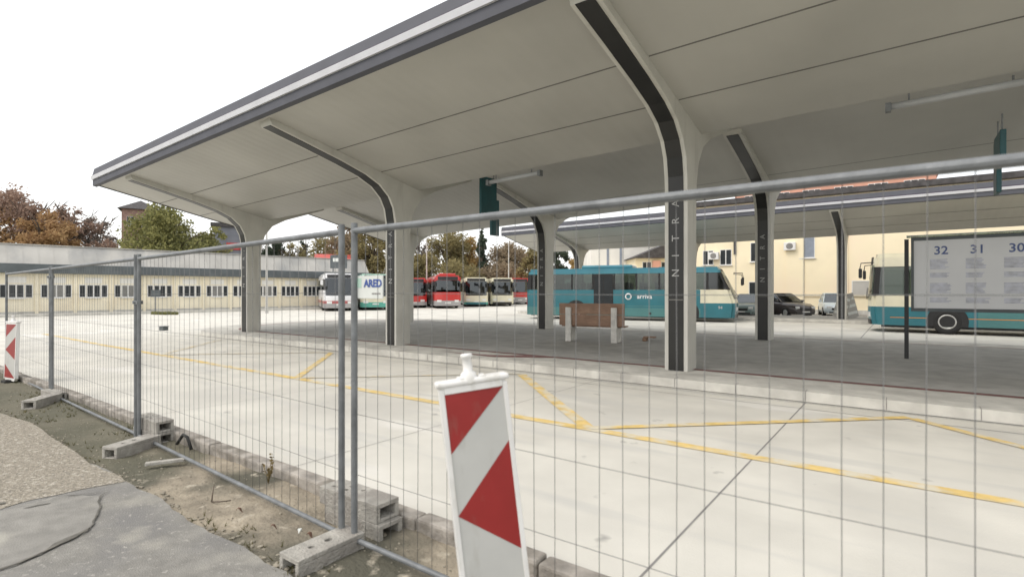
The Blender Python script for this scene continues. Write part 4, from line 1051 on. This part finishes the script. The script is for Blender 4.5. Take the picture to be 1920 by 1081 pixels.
# blue direction sign seen between the doubled posts
sx = W(-15.6, 48)
t = thing('direction_sign', 'slate blue sign with a white strip above the white coach', 'sign', sx + (0,), YAW)
one('sign_panel', M['slate'], t, (-.75, .75, -.04, .04, 3.7, 4.9)); one('white_strip', M['sign_white'], t, (-.5, .5, -.055, -.042, 4.3, 4.62)); b = MB(); b.cyl((-.5, 0, 0), (-.5, 0, 3.7), .06, n=8); b.cyl((.5, 0, 0), (.5, 0, 3.7), .06, n=8); b.build('sign_post', M['galv'], t)
# lamp posts
def lamp(cx, cz, h, label, arm=True):
    p = W(cx, cz); t = thing('lamp_post', label, 'lamp post', p + (0,), YAW, 'lamp posts round the bus lot')
    b = MB(); b.cyl((0, 0, 0), (0, 0, h), .085, .055, n=10); b.cyl((0, 0, 0), (0, 0, .5), .12, n=10); b.build('pole', M['pole'], t)
    if arm:
        b = MB(); b.tube([(0, 0, h - .05), (.3, 0, h + .12), (.9, 0, h + .15)], .035, 6); b.build('arm', M['pole'], t); b = MB(); b.box(.75, 1.4, -.13, .13, h + .08, h + .2, bev=.04); b.build('lamp_head', M['rim'], t)
lamp(-18.4, 40, 7.2, 'tall thin pale pole before the terminal building left of the doubled posts', False)
lamp(-9.6, 60, 7.6, 'pale lamp post behind the red buses')
lamp(-.4, 64, 7.4, 'pale lamp post behind the cream buses', True)
lamp(-16.6, 52, 5.2, 'short pole behind the coach near the doubled posts', False)

# ------------------------------------------------------------------ trees
def tree(label, cx, cz, h, w_, lm, seed, kind='round', n=2600, trunk=.25, leaf=.42, gap=.0, zc=None, group='trees behind the bus lot', name='tree'):
    rg = random.Random(seed); p = W(cx, cz)
    t = thing(name, label, 'tree', p + (-.2,), rg.uniform(0, 6), group)
    b = MB(); tr = w_ * .03 + .1
    b.tube([(0, 0, 0), (rg.uniform(-.2, .2), rg.uniform(-.2, .2), h * .3), (rg.uniform(-.3, .3), rg.uniform(-.3, .3), h * .6), (0, 0, h * .92)], [tr * 1.3, tr, tr * .6, tr * .15], 8)
    limbs = []
    nl = 16 if kind != 'cone' else 6
    for i in range(nl):
        z0 = h * rg.uniform(.22, .6); a = i * 2.4 + rg.uniform(-.4, .4); rr = w_ * .5 * rg.uniform(.5, .95); z1_ = min(h * .96, z0 + h * rg.uniform(.15, .4))
        e = Vector((rr * math.cos(a), rr * math.sin(a), z1_)); m_ = Vector((rr * .45 * math.cos(a), rr * .45 * math.sin(a), z0 + (z1_ - z0) * .65))
        b.tube([(0, 0, z0), m_, e], [tr * .45, tr * .25, tr * .06], 5); limbs.append(e)
        if gap > 0:
            for q in range(7):
                s_ = m_.lerp(e, rg.uniform(0, 1)); d = Vector((rg.uniform(-1, 1), rg.uniform(-1, 1), rg.uniform(.1, 1.2))) * w_ * .13
                b.tube([s_, s_ + d * .6, s_ + d + Vector((0, 0, .1))], [.06, .045, .02], 4)
    b.build('trunk', M['bark'], t)
    # foliage: leaf sprays gathered in clumps of uneven size
    clumps = []
    nc = {'round': 38, 'cone': 60, 'tall': 36, 'bush': 30}[kind]
    if gap > 0: nc = int(nc * 1.2)
    for i in range(nc):
        if kind == 'cone':
            f = rg.random() ** .8; z = h * (.12 + .88 * f); rad = w_ * .42 * (1 - f) ** .85 * rg.uniform(.1, 1) + .05; a = rg.uniform(0, 6.28); c = Vector((rad * math.cos(a), rad * math.sin(a), z)); s_ = w_ * (.06 + .16 * (1 - f))
        else:
            lo = {'round': .22, 'tall': .1, 'bush': .05}[kind]
            while True:
                u = Vector((rg.uniform(-1, 1), rg.uniform(-1, 1), rg.uniform(-1, 1)))
                if .3 < u.length < 1: break
            zc_ = h * (lo + (1 - lo) / 2); c = Vector((u.x * w_ * .43, u.y * w_ * .43, zc_ + u.z * h * (1 - lo) * .45)); s_ = w_ * (rg.uniform(.10, .20) if gap == 0 else rg.uniform(.07, .16))
            if u.z < -.3: c.x *= .85; c.y *= .85
        clumps.append((c, s_))
    n = int(n * 2.4); b = MB(); tot = sum(s * s for _, s in clumps)
    bm = b.bm
    for c, s_ in clumps:
        for i in range(int(n * s_ * s_ / tot)):
            d = Vector((rg.gauss(0, 1), rg.gauss(0, 1), rg.gauss(0, .8))); d = d.normalized() * s_ * (rg.random() ** .45) * (1 + .25 * rg.gauss(0, 1) * (gap * 2 + .4))
            q = c + d
            if q.z < .3: continue
            u = Vector((rg.gauss(0, 1), rg.gauss(0, 1), rg.gauss(0, .7))).normalized(); v_ = u.orthogonal().normalized(); v_ = (Matrix.Rotation(rg.uniform(0, 6.28), 3, u) @ v_); w2 = u.cross(v_)
            l_ = leaf * rg.uniform(.5, 1.15)
            bm.faces.new([bm.verts.new(q - v_ * l_ * .5), bm.verts.new(q + w2 * l_ * .3), bm.verts.new(q + v_ * l_ * .55), bm.verts.new(q - w2 * l_ * .28)])
    b.build('crown', lm, t, normals=False)
def T(px, top, wpx, depth, lm, seed, label, **k):
    cx = (px - 960) / 1000 * depth; h = CAMH + (545 - top) / 1000 * depth + .2; tree(label, cx, depth, h, wpx / 1000 * depth, lm, seed, **k)
LF = M
T(-40, 385, 170, 78, M['lf_orange'], 1, 'orange autumn tree cut by the left edge of the view', n=3600, leaf=.5)
T(45, 352, 150, 82, M['lf_rust'], 2, 'tall rust red autumn tree above the left end of the building', n=4200, gap=.25, leaf=.5)
T(85, 392, 110, 76, M['lf_orange'], 3, 'broad bright orange tree just above the building roof', n=4400, leaf=.5)
T(140, 380, 95, 84, M['lf_rust'], 4, 'thin rusty tree with sky showing through between orange tree and tower', n=2000, gap=.6, leaf=.45)
T(185, 402, 70, 88, M['lf_grey'], 5, 'half bare greyish tree left of the brick tower', n=1300, gap=.7, leaf=.45)
T(205, 432, 55, 80, M['lf_rust'], 6, 'low dark reddish bush left of the round green tree', n=1200, kind='bush')
T(312, 386, 165, 66, M['lf_green'], 7, 'big round yellow green tree under the near roof end', n=7000, leaf=.42)
T(395, 420, 70, 69, M['lf_green'], 8, 'smaller green tree at the right flank of the big round tree', n=2200, leaf=.42)
T(512, 446, 62, 90, M['lf_dark'], 9, 'dark green spreading tree right of the first column', n=2000, gap=.3, leaf=.5)
T(573, 432, 26, 95, M['lf_dark'], 10, 'slim dark poplar with ragged tip left of the doubled posts', kind='tall', n=700, gap=.4)
T(548, 455, 60, 92, M['lf_olive'], 11, 'olive tree at the foot of the slim dark poplar', n=1200, gap=.3)
T(612, 438, 70, 84, M['lf_olive'], 12, 'olive tree behind the doubled posts under the second roof edge', n=1800)
T(668, 408, 100, 78, M['lf_brown'], 13, 'brownish tree left of the second column', n=3600, leaf=.42)
T(700, 425, 80, 74, M['lf_olive'], 14, 'dense olive tree partly hidden by the second column', n=3000)
T(640, 470, 80, 72, M['lf_olive'], 15, 'low olive bush behind the cream and green bus', kind='bush', n=1600)
T(785, 445, 60, 88, M['lf_grey'], 16, 'pale sparse tree right of the second column', n=1400, gap=.5, leaf=.45)
T(838, 432, 90, 84, M['lf_olive'], 17, 'tall olive brown tree in the middle behind the tall red bus', n=3600, leaf=.42)
T(790, 470, 80, 78, M['lf_olive'], 18, 'low olive tree directly above the red buses', n=2400)
T(876, 446, 60, 86, M['lf_ochre'], 19, 'ochre tree between the olive tree and the dark conifer', n=2000)
T(904, 418, 42, 80, M['lf_dark'], 20, 'dark pointed conifer above the cream buses', kind='cone', n=3600, leaf=.45, name='conifer')
T(955, 452, 90, 82, M['lf_brown'], 21, 'brown tree right of the dark conifer', n=3000)
T(870, 490, 110, 74, M['lf_olive'], 22, 'wide low olive hedge tree above the tall red bus', kind='bush', n=2400)
T(935, 492, 110, 76, M['lf_brown'], 23, 'wide low brown hedge tree above the cream buses', kind='bush', n=2400)
T(1000, 462, 60, 70, M['lf_olive'], 24, 'olive tree just left of the slim rear column', n=1800)
T(1048, 466, 50, 68, M['lf_dark'], 25, 'dark green tree right of the slim rear column', n=1500)
T(1090, 468, 50, 66, M['lf_ochre'], 26, 'orange ochre tree beside the white block behind the teal bus', n=1600)
